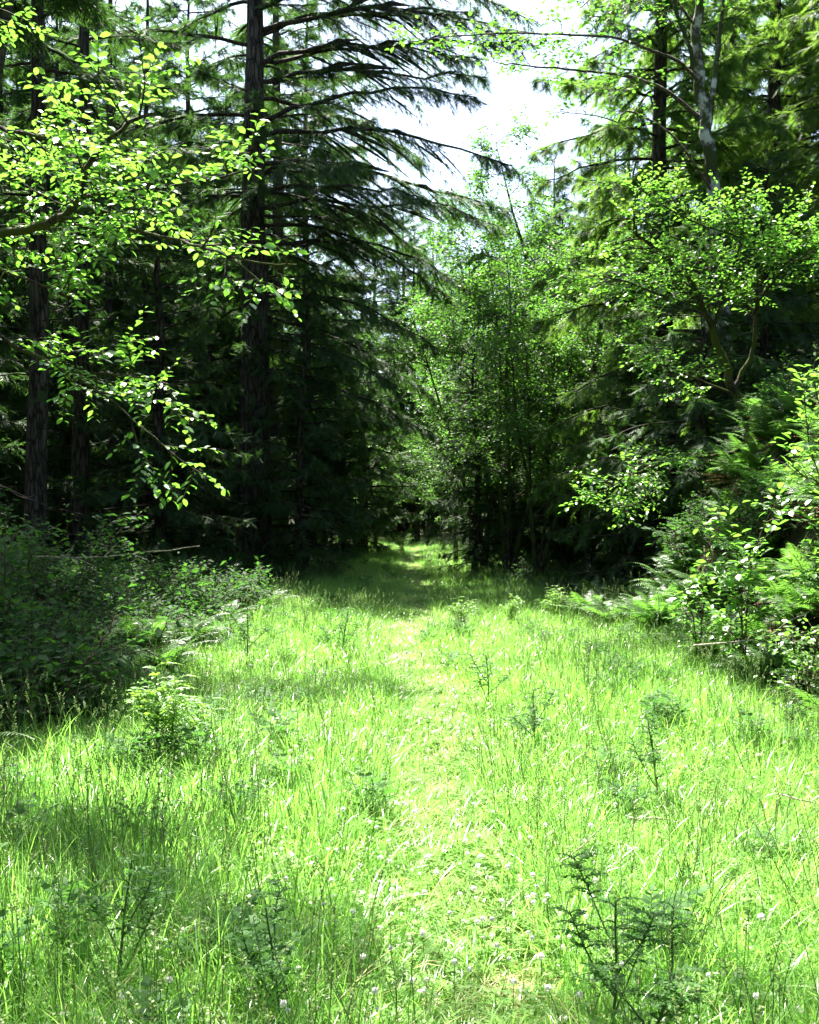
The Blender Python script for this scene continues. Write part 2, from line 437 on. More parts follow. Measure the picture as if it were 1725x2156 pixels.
conifer_thing('spruce_tree', "dark spruce trunk second from the left edge, rising behind the bright leafy branches", 'tree', base_at(182, 21),
              conifer(14, 18, .175, 6, 3.0, 54, twig=.65, dens=1.15, hang=.6, dead=10, bare_front=True, keep=.95), M['spruce'], group=G_L)
conifer_thing('spruce_tree', "thin spruce trunk between the second trunk and the thickest one, the left one of two", 'tree', base_at(233, 27),
              conifer(15, 18, .15, 6, 2.9, 54, twig=.65, dens=1.1, hang=.6, dead=6, lite=True, bare_front=True, keep=.95), M['spruce'], group=G_L)
conifer_thing('spruce_tree', "thinnest spruce trunk left of the thickest one, half hidden by foliage", 'tree', base_at(306, 30),
              conifer(16, 18, .14, 6, 2.9, 54, twig=.65, dens=1.1, hang=.6, dead=6, lite=True, bare_front=True, keep=.95), M['spruce'], group=G_L)
tall = conifer_thing('spruce_tree', "tall spruce close behind the two thick trunks, filling the gaps between their limbs", 'tree', base_at(655, 31.5),
              conifer(17, 17.5, .17, 2.5, 3.4, 84, top_pow=.5, twig=.7, dens=1.15, hang=.7, dead=6, lite=True, shoot=.15), M['spruce'], group=G_L)
for px, d, sc, rz, lab in [(400, 33, 1.05, 1.0, "tall spruce far back between the thinnest trunk and the thickest one"),
                           (120, 31, 1.0, 2.2, "tall spruce far back between the two leftmost trunks"),
                           (-10, 28, 1.0, 3.9, "tall spruce far back at the left edge of the photo"),
                           (480, 40, 1.0, 5.0, "tall spruce deep in the woods just left of the thickest trunk"),
                           (870, 57, 1.0, 1.5, "dark spruce standing where the lane ends, nearest the middle"),
                           (250, 37, 1.1, 0.4, "tall spruce deep in the woods behind the two thin trunks"),
                           (45, 38, 1.1, 5.5, "tall spruce deep in the woods behind the leftmost trunk"),
                           (570, 42, 1.1, 3.0, "tall spruce deep in the woods right behind the thickest trunk"),
                           (340, 44, 1.15, 2.0, "tall spruce deepest in the woods on the left, between thin trunks and thickest one"),
                           (950, 60, .92, 2.7, "dark spruce standing right of where the lane ends"),
                           (790, 55, 1.02, 4.4, "dark spruce standing left of where the lane ends"),
                           (1010, 50, .78, .5, "dark spruce behind the hardwoods right of the lane's far end")]:
    dup(tall, base_at(px, d), rz, lab, G_L, sc)
# young spruces on the left, dense and dark
yA = conifer(21, 8.2, .13, .5, 2.5, 62, top_pow=.8, rise=.05, sag=.25, tip=.12, twig=.62, dens=1.15, hang=.8, dead=6, shoot=.12)
yB = conifer(22, 7.0, .10, .6, 1.9, 58, top_pow=.7, rise=.02, sag=.28, tip=.18, twig=.7, dens=1.15, hang=1.0, dead=6, shoot=.12)
youngA = conifer_thing('young_spruce', "broad dark young spruce filling the shade under the bright leafy branches on the left", 'tree', base_at(335, 21), yA, M['spruce'], group=G_Y)
youngB = conifer_thing('young_spruce', "dark drooping young spruce right beside the thickest trunk, at the left edge of the lane", 'tree', base_at(640, 23.5), yB, M['spruce'], group=G_Y)
for src, px, d, sc, rz, lab in [
    (youngA, 445, 25, 1.0, 1.2, "dark young spruce just left of the thickest trunk"),
    (youngB, 150, 23, 1.0, 2.2, "young spruce in the gap between the two leftmost trunks"),
    (youngA, -30, 24, 1.05, 3.4, "young spruce cut by the left edge behind the leftmost trunk"),
    (youngB, 725, 31, .75, .7, "smaller young spruce behind the drooping one at the lane's left edge"),
    (youngA, 560, 31, 1.15, 4.2, "tall young spruce behind the thickest trunk"),
    (youngB, 660, 38, 1.1, 5.2, "young spruce at the left side of the far end of the lane"),
    (youngB, 1000, 24.5, .8, 3.0, "dark thin trunked spruce at the lane's right edge with branches hanging toward the path"),
    (youngA, 1075, 29, .85, 2.0, "dark young spruce behind the leaning hardwood stems"),
    (youngB, 1215, 27, 1.1, 4.0, "dark young spruce on the right between the stems and the bank"),
    (youngA, 1330, 24, .95, .3, "young spruce on the slope behind the low bright leafy branch"),
    (youngB, 1040, 41, 1.1, 1.4, "young spruce at the right side of the far end of the lane"),
    (youngA, 1085, 37, 1.3, 2.6, "taller young spruce among the hardwoods right of the far end of the path"),
    (youngA, 765, 37, 1.25, .9, "taller young spruce among the hardwoods left of the far end of the path"),
    (youngB, 1185, 32, 1.5, 3.6, "tall dark young spruce at the right side of the sky gap's lower end"),
    (youngA, 400, 34, 1.2, 5.0, "young spruce far back between the thin trunks on the left")]:
    dup(src, base_at(px, d), rz, lab, G_Y, sc)
# distant tops in the sky gap
conifer_thing('distant_spruce', "far spruce with its pointed top in the sky gap, the taller of two", 'tree', base_at(845, 60),
              conifer(31, 20.0, .24, 2, 3.2, 90, top_pow=.6, twig=.6, dens=1.1, hang=.6, lite=True, shoot=.16), M['spruce'])
conifer_thing('distant_spruce', "far spruce with a low pointed top in the sky gap, the shorter of two", 'tree', base_at(912, 66),
              conifer(32, 20.0, .22, 2, 2.8, 86, top_pow=.6, twig=.6, dens=1.1, hang=.6, lite=True, shoot=.16), M['spruce'])
# right side
conifer_thing('sunlit_spruce', "large yellow green spruce on the right with sunlit drooping sprays beside the sky gap", 'tree', base_at(1405, 19.5, 0),
              conifer(41, 17, .20, 1.6, 3.0, 96, top_pow=.6, rise=.05, sag=.4, tip=.1, twig=.8, dens=1.35, hang=1.0, dead=10, shoot=.13, extra=[(4.5 + .4 * k, -1.57 + 1.0 * math.sin(k * 2.3), 1.5 + .5 * math.sin(k * 1.7), .05, .4, .1, .8) for k in range(21)]), M['spruce_sunlit'], group=G_R)
rB = conifer_thing('sunlit_spruce', "spruce behind the grey barked alder with a dark straight trunk", 'tree', base_at(1640, 22),
              conifer(42, 17, .18, 2.6, 2.9, 84, top_pow=.6, rise=.05, sag=.4, tip=.1, twig=.8, dens=1.3, hang=.9, dead=12, shoot=.13), M['spruce_sunlit'], group=G_R)
yC = conifer_thing('young_spruce', "dark young spruce with drooping sprays covering the pale alder's lower trunk", 'tree', base_at(1480, 16.2),
              conifer(43, 4.6, .08, .4, 1.7, 44, top_pow=.7, rise=.05, sag=.35, tip=.1, twig=.7, dens=1.1, hang=1.0, dead=4), M['spruce'], group=G_R)
dup(yC, base_at(1600, 17.2), 2.0, "dark young spruce right of the pale alder, half hidden by bright leaves", G_R, 1.0)
dup(yC, base_at(1330, 18.5), 3.5, "small dark spruce at the top of the dark slope", G_R, .9)
dup(rB, base_at(1545, 26), 2.0, "dark spruce far back between the alder and the straight dark trunk", G_R, 1.05)
dup(rB, base_at(1800, 19), 4.0, "spruce cut by the right edge of the photo", G_R, .95)
dup(rB, base_at(1270, 30), 1.0, "spruce behind the large yellow green one, nearer the lane", G_R, .72)

# ------------------------------------------------------------------ broadleaf trees
LEAF_V = np.array([[0, 0, 0], [.28, .26, .05], [.28, -.26, .05], [.5, 0, -.01], [.68, .27, .03], [.68, -.27, .03], [1, 0, -.10]], float)
LEAF_F = np.array([[0, 3, 1], [0, 2, 3], [1, 3, 4], [3, 2, 5], [4, 3, 6], [3, 5, 6]])
LEAF_VL = np.array([[0, 0, 0], [.5, .3, .05], [.5, -.3, .05], [1, 0, -.08]], float)
LEAF_FL = np.array([[0, 3, 1], [0, 2, 3]])

def curve(rng, o, d, L, n=6, up=0.0, wob=.15):
    p = [np.array(o, float)]; d = nrm(d)
    for i in range(n - 1):
        d = nrm(d + rng.normal(0, wob, 3) + np.array([0, 0, up]))
        p.append(p[-1] + d * L / (n - 1))
    return np.array(p)

def leafy_twig(rng, wood, fol, o, d, L, size, step, r=.004, up=-.03, flat=.35, lite=False, keep=1.0, tip_only=0.0):
    p = curve(rng, o, d, L, 5, up, .10)
    if wood is not None: wood.tube(p, [r, r * .8, r * .65, r * .5, r * .3], 3)
    m = max(3, int(L / step))
    s = tip_only + (1 - tip_only) * (np.arange(m) + .6) / m
    i = np.clip((s * 4).astype(int), 0, 3); f = (s * 4 - i)[:, None]
    org = p[i] * (1 - f) + p[i + 1] * f
    tan = nrm(p[i + 1] - p[i])
    sgn = np.where(np.arange(m) % 2 == 0, 1., -1.)[:, None]
    sd = nrm(np.cross(tan, [0, 0, 1.]) + 1e-6) * sgn
    d2 = tan * .55 + sd * .85 + rng.normal(0, .25, (m, 3)) + np.array([0, 0, -.12])
    up_ = np.array([0, 0, 1.]) + rng.normal(0, flat, (m, 3))
    return org + nrm(d2) * size * .12, d2, up_, size * (.4 + .85 * rng.random(m) ** .8)

class Leaves:
    def __init__(self): self.o = []; self.d = []; self.u = []; self.s = []
    def add(self, q):
        self.o.append(q[0]); self.d.append(q[1]); self.u.append(q[2]); self.s.append(q[3])
    def flush(self, g, rng, lite=False, keep=1.0):
        o = np.concatenate(self.o); d = np.concatenate(self.d); u = np.concatenate(self.u); s = np.concatenate(self.s)
        k = rng.random(len(o)) < keep
        g.inst(LEAF_VL if lite else LEAF_V, LEAF_FL if lite else LEAF_F, o[k], d[k], u[k], s[k], rng)

def clothe(rng, wood, lv, pts, r0, sub_n, sub_L, twig_n, twig_L, size, step, start=.2, up=.03, flat=.35, spread=.8, twig_keep=1.0, vflat=.5):
    """secondary branches and leafy twigs along a limb polyline"""
    pts = np.asarray(pts, float); n = len(pts)
    seg = np.linalg.norm(np.diff(pts, axis=0), axis=1); cum = np.concatenate([[0], np.cumsum(seg)]); T = cum[-1]
    for j in range(sub_n):
        s = start + (1 - start) * (j + rng.random()) / sub_n
        o = np.array([np.interp(s * T, cum, pts[:, k]) for k in range(3)])
        i = min(int(np.searchsorted(cum, s * T)), n - 1); tan = nrm(pts[i] - pts[max(i - 1, 0)])
        rv = rng.normal(0, 1, 3); rv[2] *= vflat
        rv = nrm(rv - tan * rv.dot(tan))
        d = tan * .6 + rv * spread + np.array([0, 0, .08])
        L = sub_L * (1.1 - .5 * s) * rng.uniform(.6, 1.25)
        p = curve(rng, o, d, L, 6, up, .12)
        wood.tube(p, np.linspace(max(.3 * r0, .006), .003, 6), 4)
        for q in range(twig_n):
            if rng.random() > twig_keep: continue
            a = .15 + .85 * (q + rng.random() * .9) / twig_n
            ii = min(int(a * 5), 4); o2 = p[ii] + (p[ii + 1] - p[ii]) * (a * 5 - ii)
            t2 = nrm(p[ii + 1] - p[ii]); rv = rng.normal(0, 1, 3); rv[2] *= vflat; rv = nrm(rv - t2 * rv.dot(t2))
            lv.add(leafy_twig(rng, wood, None, o2, t2 * .6 + rv * .9, twig_L * rng.uniform(.6, 1.2), size, step, .0035, -.02, flat))
        lv.add(leafy_twig(rng, wood, None, p[-1], p[-1] - p[-2], twig_L * .8, size, step, .0035, 0, flat))

def smoothline(pts, n=14):
    pts = np.asarray(pts, float); m = len(pts)
    if m < 3: return pts
    t = np.linspace(0, m - 1, n); out = []
    for v in t:
        i = min(int(v), m - 2); f = v - i
        p0 = pts[max(i - 1, 0)]; p1 = pts[i]; p2 = pts[i + 1]; p3 = pts[min(i + 2, m - 1)]
        out.append(.5 * ((2 * p1) + (-p0 + p2) * f + (2 * p0 - 5 * p1 + 4 * p2 - p3) * f * f + (-p0 + 3 * p1 - 3 * p2 + p3) * f ** 3))
    return np.array(out)

def hardwood(seed, H, r, base=.25, n=16, L=2.6, sub=7, twig=5, tL=.45, size=.075, step=.05, stems=1, lean=(0, 0), lite=True, flat=.4, keep=1.0, pitch=(.2, 1.0), vflat=.6):
    rng = np.random.default_rng(seed)
    tk, br, fo, lv = Geo(), Geo(), Geo(), Leaves()
    for s in range(stems):
        az = rng.uniform(0, 6.28); ln = rng.uniform(.05, .2) if stems > 1 else 0
        d = np.array([lean[0] + math.cos(az) * ln, lean[1] + math.sin(az) * ln, 1.])
        hh = H * (1 if s == 0 else rng.uniform(.7, .95))
        p = curve(rng, (0, 0, -.25), d, hh, 12, .03, .07)
        tk.tube(p, r * (1 - np.linspace(0, 1, 12)) ** .8 * (1 if s == 0 else .75) + .008, 8)
        m = max(4, n // stems)
        for i in range(m):
            a = base + (1 - base) * (i + rng.random()) / m
            ii = min(int(a * 11), 10); o = p[ii] + (p[ii + 1] - p[ii]) * (a * 11 - ii)
            az2 = i * 2.4 + rng.normal(0, .4); pt = rng.uniform(*pitch)
            l = L * (1 - .6 * a ** 2) * rng.uniform(.7, 1.15)
            q = curve(rng, o, (math.cos(az2), math.sin(az2), pt), l, 8, -.02, .1)
            br.tube(q, np.linspace(r * .32 * (1.1 - a) + .008, .005, 8), 5)
            clothe(rng, br, lv, q, .02, sub, l * .38, twig, tL, size, step, .25, flat=flat, vflat=vflat)
    lv.flush(fo, rng, lite, keep)
    return tk, br, fo

def hardwood_thing(name, label, loc, geos, mat_l, mat_b, group=None, rz=0., scale=1., cat='tree'):
    t = thing(name, label, cat, loc, rz, group, scale)
    geos[0].build('trunk', mat_b, t); geos[1].build('branches', M['twig'], t); geos[2].build('leaves', mat_l, t)
    return t

G_C = "slender hardwoods crowding the far part of the lane"
hA = hardwood_thing('alder_tree', "leafy hardwood in the middle distance closing the lane under the sky gap", base_at(1000, 36),
                    hardwood(51, 11.5, .12, .15, 28, 3.2, 9, 6, .55, .13, .06), M['leaf_dark'], M['moss'], G_C)
hB = hardwood_thing('alder_tree', "tall thin hardwood at the right of the sky gap with loose airy leaves", base_at(1150, 27),
                    hardwood(52, 12.5, .10, .2, 22, 2.2, 8, 6, .5, .105, .06, lean=(-.01, 0)), M['leaf_dark'], M['alder'], G_C)
hC = hardwood_thing('alder_tree', "clump of thin leaning mottled stems right of the path", base_at(1065, 23.5),
                    hardwood(53, 8.5, .065, .25, 28, 2.2, 8, 6, .5, .10, .055, stems=4), M['leaf_dark'], M['moss'], G_C)
hardwood_thing('alder_tree', "hardwood leaning from the right over the dark part of the lane", base_at(1075, 27),
               hardwood(54, 10.0, .09, .42, 26, 3.0, 8, 6, .5, .11, .06, lean=(-.17, .02)), M['leaf_dark'], M['alder'], G_C)
hardwood_thing('alder_tree', "hardwood leaning from the left over the dark part of the lane", base_at(690, 33),
               hardwood(55, 10.0, .09, .42, 26, 3.0, 8, 6, .5, .11, .06, lean=(.14, .02)), M['leaf_dark'], M['alder'], G_C)
for src, px, d, sc, rz, lab in [
    (hA, 880, 53, .95, 2.0, "bright sunlit hardwood hanging over the far end of the path"),
    (hC, 1190, 25, .95, 1.4, "clump of leafy stems at the foot of the right bank"),
    (hB, 1240, 23, .82, 3.1, "leafy hardwood in front of the large yellow green spruce, right of the sky gap"),
    (hA, 790, 42, .78, 4.4, "leafy hardwood left of the far end of the path"),
    (hA, 1110, 33, .8, 5.5, "dense hardwood behind the leaning stems, its top below the right part of the sky gap"),
    (hB, 960, 31, .72, 2.9, "thin hardwood in the middle of the view with bright lit leaves above the path"),
    (hA, 1000, 43, .9, 3.7, "wide hardwood at the right of the far end of the path"),
    (hC, 1020, 28, 1.0, 4.9, "leafy stems beside the dark thin trunked spruce"),
    (hC, 1130, 22, .8, 5.8, "young leafy stems at the lane's right edge before the bank"),
    (hC, 900, 57, 1.0, 2.7, "low leafy hardwood at the very end of the lane")]:
    dup(src, base_at(px, d), rz, lab, G_C, sc)

def hero_tree(name, label, seed, limbs, bark, leaf, size, step, base, cat='tree', lite=False, keep=1.0, more=1.5):
    """limbs: (points, r0, r1, sub_n, sub_L, twig_n, twig_L, start, is_trunk)"""
    rng = np.random.default_rng(seed)
    base = np.asarray(base, float)
    t = thing(name, label, cat, base)
    tk = Geo(); later = []
    for (pts, r0, r1, sn, sL, tn, tL, st, trunk) in limbs:
        p = smoothline(np.asarray(pts, float) - base, 5 * len(pts))
        p = p + rng.normal(0, min(.02, r0 * .25), p.shape)
        br, lv = Geo(), Leaves()
        (tk if trunk else br).tube(p, np.linspace(r0, r1, len(p)), 9 if trunk else 6)
        if sn: clothe(rng, br, lv, p, r0 * .6, int(sn * more), sL, tn + (more > 1), tL, size, step, st, flat=.3, vflat=.22)
        if br.n: later.append((br, lv))
    tk.build('trunk', bark, t)
    for br, lv in later:
        b = br.build('branch', M['twig'] if bark is not M['moss'] else M['moss'], t)
        if lv.o:
            fo = Geo(); lv.flush(fo, rng, lite, keep); fo.build('leaves', leaf, b)
    return t

# left: overhanging tree whose trunk stands outside the picture
lb = np.array([-4.6, 7.2, float(ground_z(-4.6, 7.2)) - .1])
fork = np.array([-4.35, 7.1, 2.4])
up1 = np.array([-4.1, 7.0, 4.2])
hero_tree('leafy_tree', "leafy hardwood leaning in from the left with bright translucent leaves and a dark bent branch", 61, [
    ([lb, fork, up1, np.array([-3.7, 7.3, 6.2]), np.array([-3.4, 7.6, 8.6])], .11, .03, 0, .6, 3, .3, .7, True),
    ([fork, P(-250, 520, 6.7), P(0, 497, 6.2), P(130, 455, 6.0), P(172, 415, 5.8), P(190, 345, 5.7), P(250, 275, 5.5), P(320, 240, 5.4)], .035, .008, 20, .55, 5, .28, .35, False),
    ([P(172, 415, 5.8), P(290, 400, 5.5), P(410, 385, 5.2), P(540, 355, 5.0)], .012, .004, 9, .34, 4, .22, .1, False),
    ([P(130, 455, 6), P(270, 480, 5.5), P(400, 515, 5.2), P(480, 540, 5.0), P(565, 610, 4.9)], .012, .004, 9, .32, 4, .22, .15, False),
    ([P(480, 540, 5.0), P(560, 555, 4.9), P(625, 557, 4.8)], .006, .003, 2, .1, 1, .14, .5, False),
    ([fork, P(-300, 640, 6.6), P(-50, 690, 6.2), P(60, 742, 6), P(150, 785, 5.8), P(230, 842, 5.6), P(325, 918, 5.4)], .022, .003, 14, .42, 4, .25, .35, False),
    ([P(150, 785, 5.8), P(260, 790, 5.5), P(385, 815, 5.3)], .007, .003, 6, .26, 4, .2, .1, False),
    ([up1, P(-260, 330, 7), P(-60, 260, 6.6), P(60, 285, 6.3), P(190, 300, 6)], .03, .006, 14, .6, 5, .3, .25, False),
    ([fork, P(-260, 640, 6.4), P(-40, 570, 6.2), P(90, 600, 6.0), P(170, 640, 5.9)], .018, .004, 11, .42, 4, .25, .4, False),
    ([up1, P(-250, 60, 7), P(-60, 30, 6.8), P(20, 0, 6.6)], .02, .006, 4, .3, 3, .25, .5, False),
    ([np.array([-3.7, 7.3, 6.2]), np.array([-2.4, 7.0, 6.9]), np.array([-1.0, 6.6, 7.2]), np.array([.4, 6.4, 7.2])], .04, .01, 16, .6, 5, .3, .35, False),
    ([np.array([-3.95, 7.0, 5.2]), np.array([-2.4, 5.9, 6.1]), np.array([-1.2, 5.75, 6.4]), np.array([.1, 5.8, 6.5])], .035, .008, 20, .5, 6, .3, .45, False),
], M['moss'], M['leaf_bright'], .050, .022, lb, more=1.0)

# unseen second tree past the left edge, its limb added to shade the meadow
lb2 = np.array([-5.75, 13.7, float(ground_z(-5.75, 13.7)) - .1])
hero_tree('leafy_tree', "unseen leafy hardwood outside the left edge, its long limb added to shade the meadow", 64, [
    ([lb2, lb2 + [.1, 0, 4], lb2 + [.5, .1, 8.6], lb2 + [.7, .2, 12]], .12, .04, 6, .8, 5, .35, .75, True),
    ([lb2 + [.4, 0, 8.2], lb2 + [1.6, -.1, 9.3], lb2 + [2.8, -.2, 9.8], lb2 + [3.9, -.2, 9.7]], .05, .012, 26, .8, 6, .35, .3, False),
], M['moss'], M['leaf_dark'], .07, .04, lb2, more=1.3)

# right: the grey alder, forked, on the bank
ab = np.array([5.05, 17.0, float(ground_z(5.05, 17.0)) - .1])
hero_tree('alder_tree', "pale grey barked alder with moss patches, forked above the bright leafy bush on the right", 62, [
    ([ab, P(1528, 760, 16.9), P(1505, 420, 16.6), P(1490, 290, 16.5), P(1476, 180, 16.5), P(1468, 60, 16.4), P(1478, -80, 16.3), P(1490, -320, 16.3)], .125, .055, 0, 0, 0, 0, 0, True),
    ([P(1478, 190, 16.5), P(1450, 100, 16.2), P(1418, 0, 16), P(1390, -130, 15.7)], .04, .02, 9, .9, 5, .4, .35, True),
    ([P(1487, 300, 16.5), P(1510, 120, 16.6), P(1525, 0, 16.7), P(1540, -150, 16.7)], .05, .02, 9, .9, 5, .4, .35, True),
    ([P(1474, 250, 16.5), P(1400, 190, 16.1), P(1320, 160, 15.7), P(1240, 150, 15.4), P(1130, 140, 15), P(1040, 130, 14.8)], .035, .006, 13, .55, 4, .35, .25, False),
    ([P(1477, 180, 16.5), P(1430, 130, 16), P(1370, 105, 15.4), P(1290, 80, 14.9), P(1120, 70, 14.4), P(960, 75, 14), P(860, 90, 13.8)], .03, .004, 15, .45, 4, .32, .25, False),
    ([P(1300, 258, 15.7), P(1260, 245, 15.6), P(1180, 235, 15.4)], .012, .005, 2, .2, 2, .2, .6, False),
    ([P(1497, 400, 16.5), P(1420, 290, 16.1), P(1330, 235, 15.7), P(1300, 258, 15.7)], .02, .012, 3, .3, 2, .25, .3, False),
    ([P(1468, 60, 16.4), P(1400, -20, 16), P(1300, -40, 15.4), P(1220, 20, 15)], .025, .006, 10, .7, 4, .38, .2, False),
], M['alder'], M['leaf_dark'], .085, .06, ab)

# right: mossy many-stemmed tree with bright layered leaves
vb = P(1602, 985, 14.4); vb[2] = float(ground_z(vb[0], vb[1])) - .1
hero_tree('leafy_tree', "mossy bent tree on the right bank with flat layers of leaves, low pale branch", 63, [
    ([vb, P(1590, 930, 14.4), P(1550, 830, 14.3), P(1510, 730, 14.2), P(1478, 640, 13.9), P(1420, 560, 13.6), P(1330, 490, 13.2)], .085, .018, 12, .8, 5, .34, .5, True),
    ([P(1545, 820, 14.3), P(1585, 740, 14.2), P(1592, 640, 13.9), P(1620, 540, 13.6), P(1690, 470, 13.3)], .04, .012, 15, .8, 5, .34, .4, True),
    ([P(1500, 700, 14.2), P(1530, 600, 13.7), P(1560, 500, 13.3), P(1545, 430, 13.1)], .025, .008, 12, .7, 5, .34, .3, False),
    ([P(1478, 640, 13.9), P(1390, 620, 13.2), P(1310, 590, 12.8), P(1240, 580, 12.6)], .02, .006, 12, .6, 5, .32, .15, False),
    ([P(1592, 640, 13.9), P(1660, 560, 13.3), P(1740, 520, 13.0), P(1800, 500, 12.7)], .02, .006, 12, .7, 5, .34, .1, False),
    ([P(1560, 500, 13.3), P(1470, 470, 13.1), P(1390, 430, 13.0), P(1325, 385, 12.8)], .012, .005, 9, .45, 4, .3, .1, False),
    ([P(1590, 940, 14.4), P(1530, 955, 13.8), P(1440, 965, 13.2), P(1390, 975, 12.8), P(1330, 1000, 12.5), P(1255, 1045, 12.2)], .03, .005, 12, .42, 5, .26, .45, False),
    ([P(1420, 968, 13.1), P(1395, 1020, 12.7), P(1340, 1060, 12.4), P(1280, 1070, 12.2)], .012, .004, 5, .3, 4, .22, .4, False),
    ([P(1550, 830, 14.3), P(1470, 800, 13.8), P(1400, 770, 13.4), P(1330, 760, 13.2)], .015, .005, 9, .5, 4, .3, .2, False),
], M['moss'], M['leaf_bright'], .064, .033, vb, more=1.6)

# right edge: leafy saplings
def sapling(label, seed, px, d, stems, size=.085, name='sapling', mat='leaf_bright'):
    x = (px - 862.5) / FPX * d
    b = np.array([x, d, float(ground_z(x, d)) - .06])
    L = []
    for pts, sn, sL, tn in stems:
        L.append(([b] + [P(*p) for p in pts], .009, .003, sn, sL, tn, .22, .25, True))
    return hero_tree(name, label, seed, L, M['twig'], M[mat], size, .042, b, cat='shrub', more=1.25)
sapling("slender sapling standing among the ferns on the right with glossy pale leaves", 71, 1568, 9.3, [
    ([(1562, 1290, 9.3), (1553, 1180, 9.2), (1545, 1110, 9.1)], 9, .3, 4), ([(1560, 1300, 9.3), (1520, 1220, 9.1), (1480, 1170, 9.0)], 6, .25, 3),
    ([(1575, 1250, 9.3), (1600, 1130, 9.2), (1640, 1050, 9.1)], 7, .28, 4)])
sapling("leafy shrub cut by the right edge, above the ferns", 72, 1745, 8.8, [
    ([(1730, 1050, 8.8), (1705, 940, 8.7), (1695, 850, 8.6)], 9, .3, 4), ([(1745, 1000, 8.8), (1735, 900, 8.7), (1715, 800, 8.6)], 9, .3, 4),
    ([(1735, 1060, 8.7), (1690, 1000, 8.5), (1640, 960, 8.4)], 7, .25, 4)])
sapling("low leafy shrub at the meadow edge in front of the right ferns", 73, 1470, 10.2, [
    ([(1460, 1300, 10.1), (1430, 1265, 10)], 6, .18, 3), ([(1480, 1290, 10.1), (1490, 1250, 10)], 6, .18, 3)], .07)
sapling("sprawling shrub with small sunlit leaves at the lower right edge of the meadow", 74, 1690, 8.2, [
    ([(1670, 1360, 8), (1630, 1350, 7.9)], 8, .2, 4), ([(1720, 1350, 8), (1740, 1320, 7.9)], 8, .2, 4)], .05)

# left: salmonberry thicket
def bush_geos(seed, H=.74, n=30, size=.085):
    rng = np.random.default_rng(seed)
    st, fo, lv = Geo(), Geo(), Leaves()
    for i in range(n):
        az = rng.uniform(0, 6.28); r = rng.uniform(0, .35)
        o = (math.cos(az) * r, math.sin(az) * r, -.08)
        d = (math.cos(az) * rng.uniform(.1, .75), math.sin(az) * rng.uniform(.1, .75), 1)
        p = curve(rng, o, d, H * (rng.uniform(.7, 1.15) if i % 7 else rng.uniform(1.35, 1.85)), 8, -.07, .12)
        st.tube(p, np.linspace(.009, .003, 8), 4)
        clothe(rng, st, lv, p, .008, 7, .34, 3, .2, size * (1.25 if i % 3 == 0 else .8), .045 if i % 3 else .06, .2, flat=.38)
    lv.flush(fo, rng, True)
    return st, fo
def bush_thing(label, loc, geos, group, mat, rz=0., scale=1.):
    t = thing('salmonberry_bush', label, 'bush', loc, rz, group, scale)
    geos[0].build('stems', M['twig'], t); geos[1].build('leaves', mat, t)
    return t
G_B = "bushes of the dark thicket along the left edge"
def gl(x, y): return (x, y, float(ground_z(x, y)))
bA = bush_thing("dark leafy bush in the lower left thicket, nearest the camera", gl(-2.95, 7.4), bush_geos(81), G_B, M['bush'])
bB = bush_thing("leafy bush at the left edge of the photo under the bare horizontal twig", gl(-3.7, 8.4), bush_geos(82, .84, 32), G_B, M['bush'])
for src, x, y, sc, rz, lab in [
    (bA, -3.5, 9.6, .85, 2.0, "bush with sunlit leaf tips left of the pale ferns"),
    (bB, -4.1, 12.0, 1.0, 1.0, "bush rising behind the pale ferns on the left"),
    (bA, -4.8, 10.2, 1.1, 4.0, "bush further back at the left edge of the thicket"),
    (bB, -3.3, 14.0, .95, 3.0, "low dark bush in the shade under the thickest spruce"),
    (bA, -2.7, 15.6, .8, 5.0, "small dark bush at the meadow edge below the drooping young spruce"),
    (bA, -2.7, 8.9, .6, 1.1, "small bush between the thicket and the sunlit ragwort"),
    (bB, -5.2, 13.2, 1.1, 5.4, "bush at the foot of the bare trunk near the left edge")]:
    dup(src, gl(x, y), rz, lab, G_B, sc)

# ------------------------------------------------------------------ ferns
def frond(rng, g, o, az, L, lift=.9, droop=1.0, width=.17, pairs=26, roll=0.):
    n = 14; t = np.linspace(0, 1, n)
    ang = lift - droop * 1.5 * t ** 1.3
    dx = np.cumsum(np.cos(ang)) / n * L; dz = np.cumsum(np.sin(ang)) / n * L
    bend = rng.normal(0, .15)
    p = np.stack([o[0] + dx * np.cos(az + bend * t), o[1] + dx * np.sin(az + bend * t), o[2] + dz], -1)
    g.tube(p, np.linspace(.004, .0015, n), 3, .3)
    s = np.linspace(.14, .99, pairs)
    i = np.clip((s * (n - 1)).astype(int), 0, n - 2); f = (s * (n - 1) - i)[:, None]
    org = p[i] * (1 - f) + p[i + 1] * f; tan = nrm(p[i + 1] - p[i])
    sd = nrm(np.cross(tan, [0, 0, 1.])); w = width * L * np.sin(np.clip(s * 1.05 + .12, 0, 1) ** .75 * math.pi) ** .7 + .01
    T = np.array([[0, -.09, 0], [.1, .14, .02], [.55, .07, .0], [1, 0, -.12], [.5, -.09, 0.]])
    F = np.array([[0, 4, 2, 1], [4, 3, 2, 2]])
    for sg in (-1, 1):
        d = sd * sg + tan * .28 + np.array([0, 0, -.12]) + rng.normal(0, .05, org.shape)
        up = np.cross(tan, sd * 1.0) * -1.0
        up = np.where(up[:, 2:3] < 0, -up, up) + rng.normal(0, .12, org.shape)
        T2 = T
        V = org
        g.inst(T2, np.array([[0, 4, 2], [0, 2, 1], [4, 3, 2]]), V, d, up, w, rng, sw=w * .9)

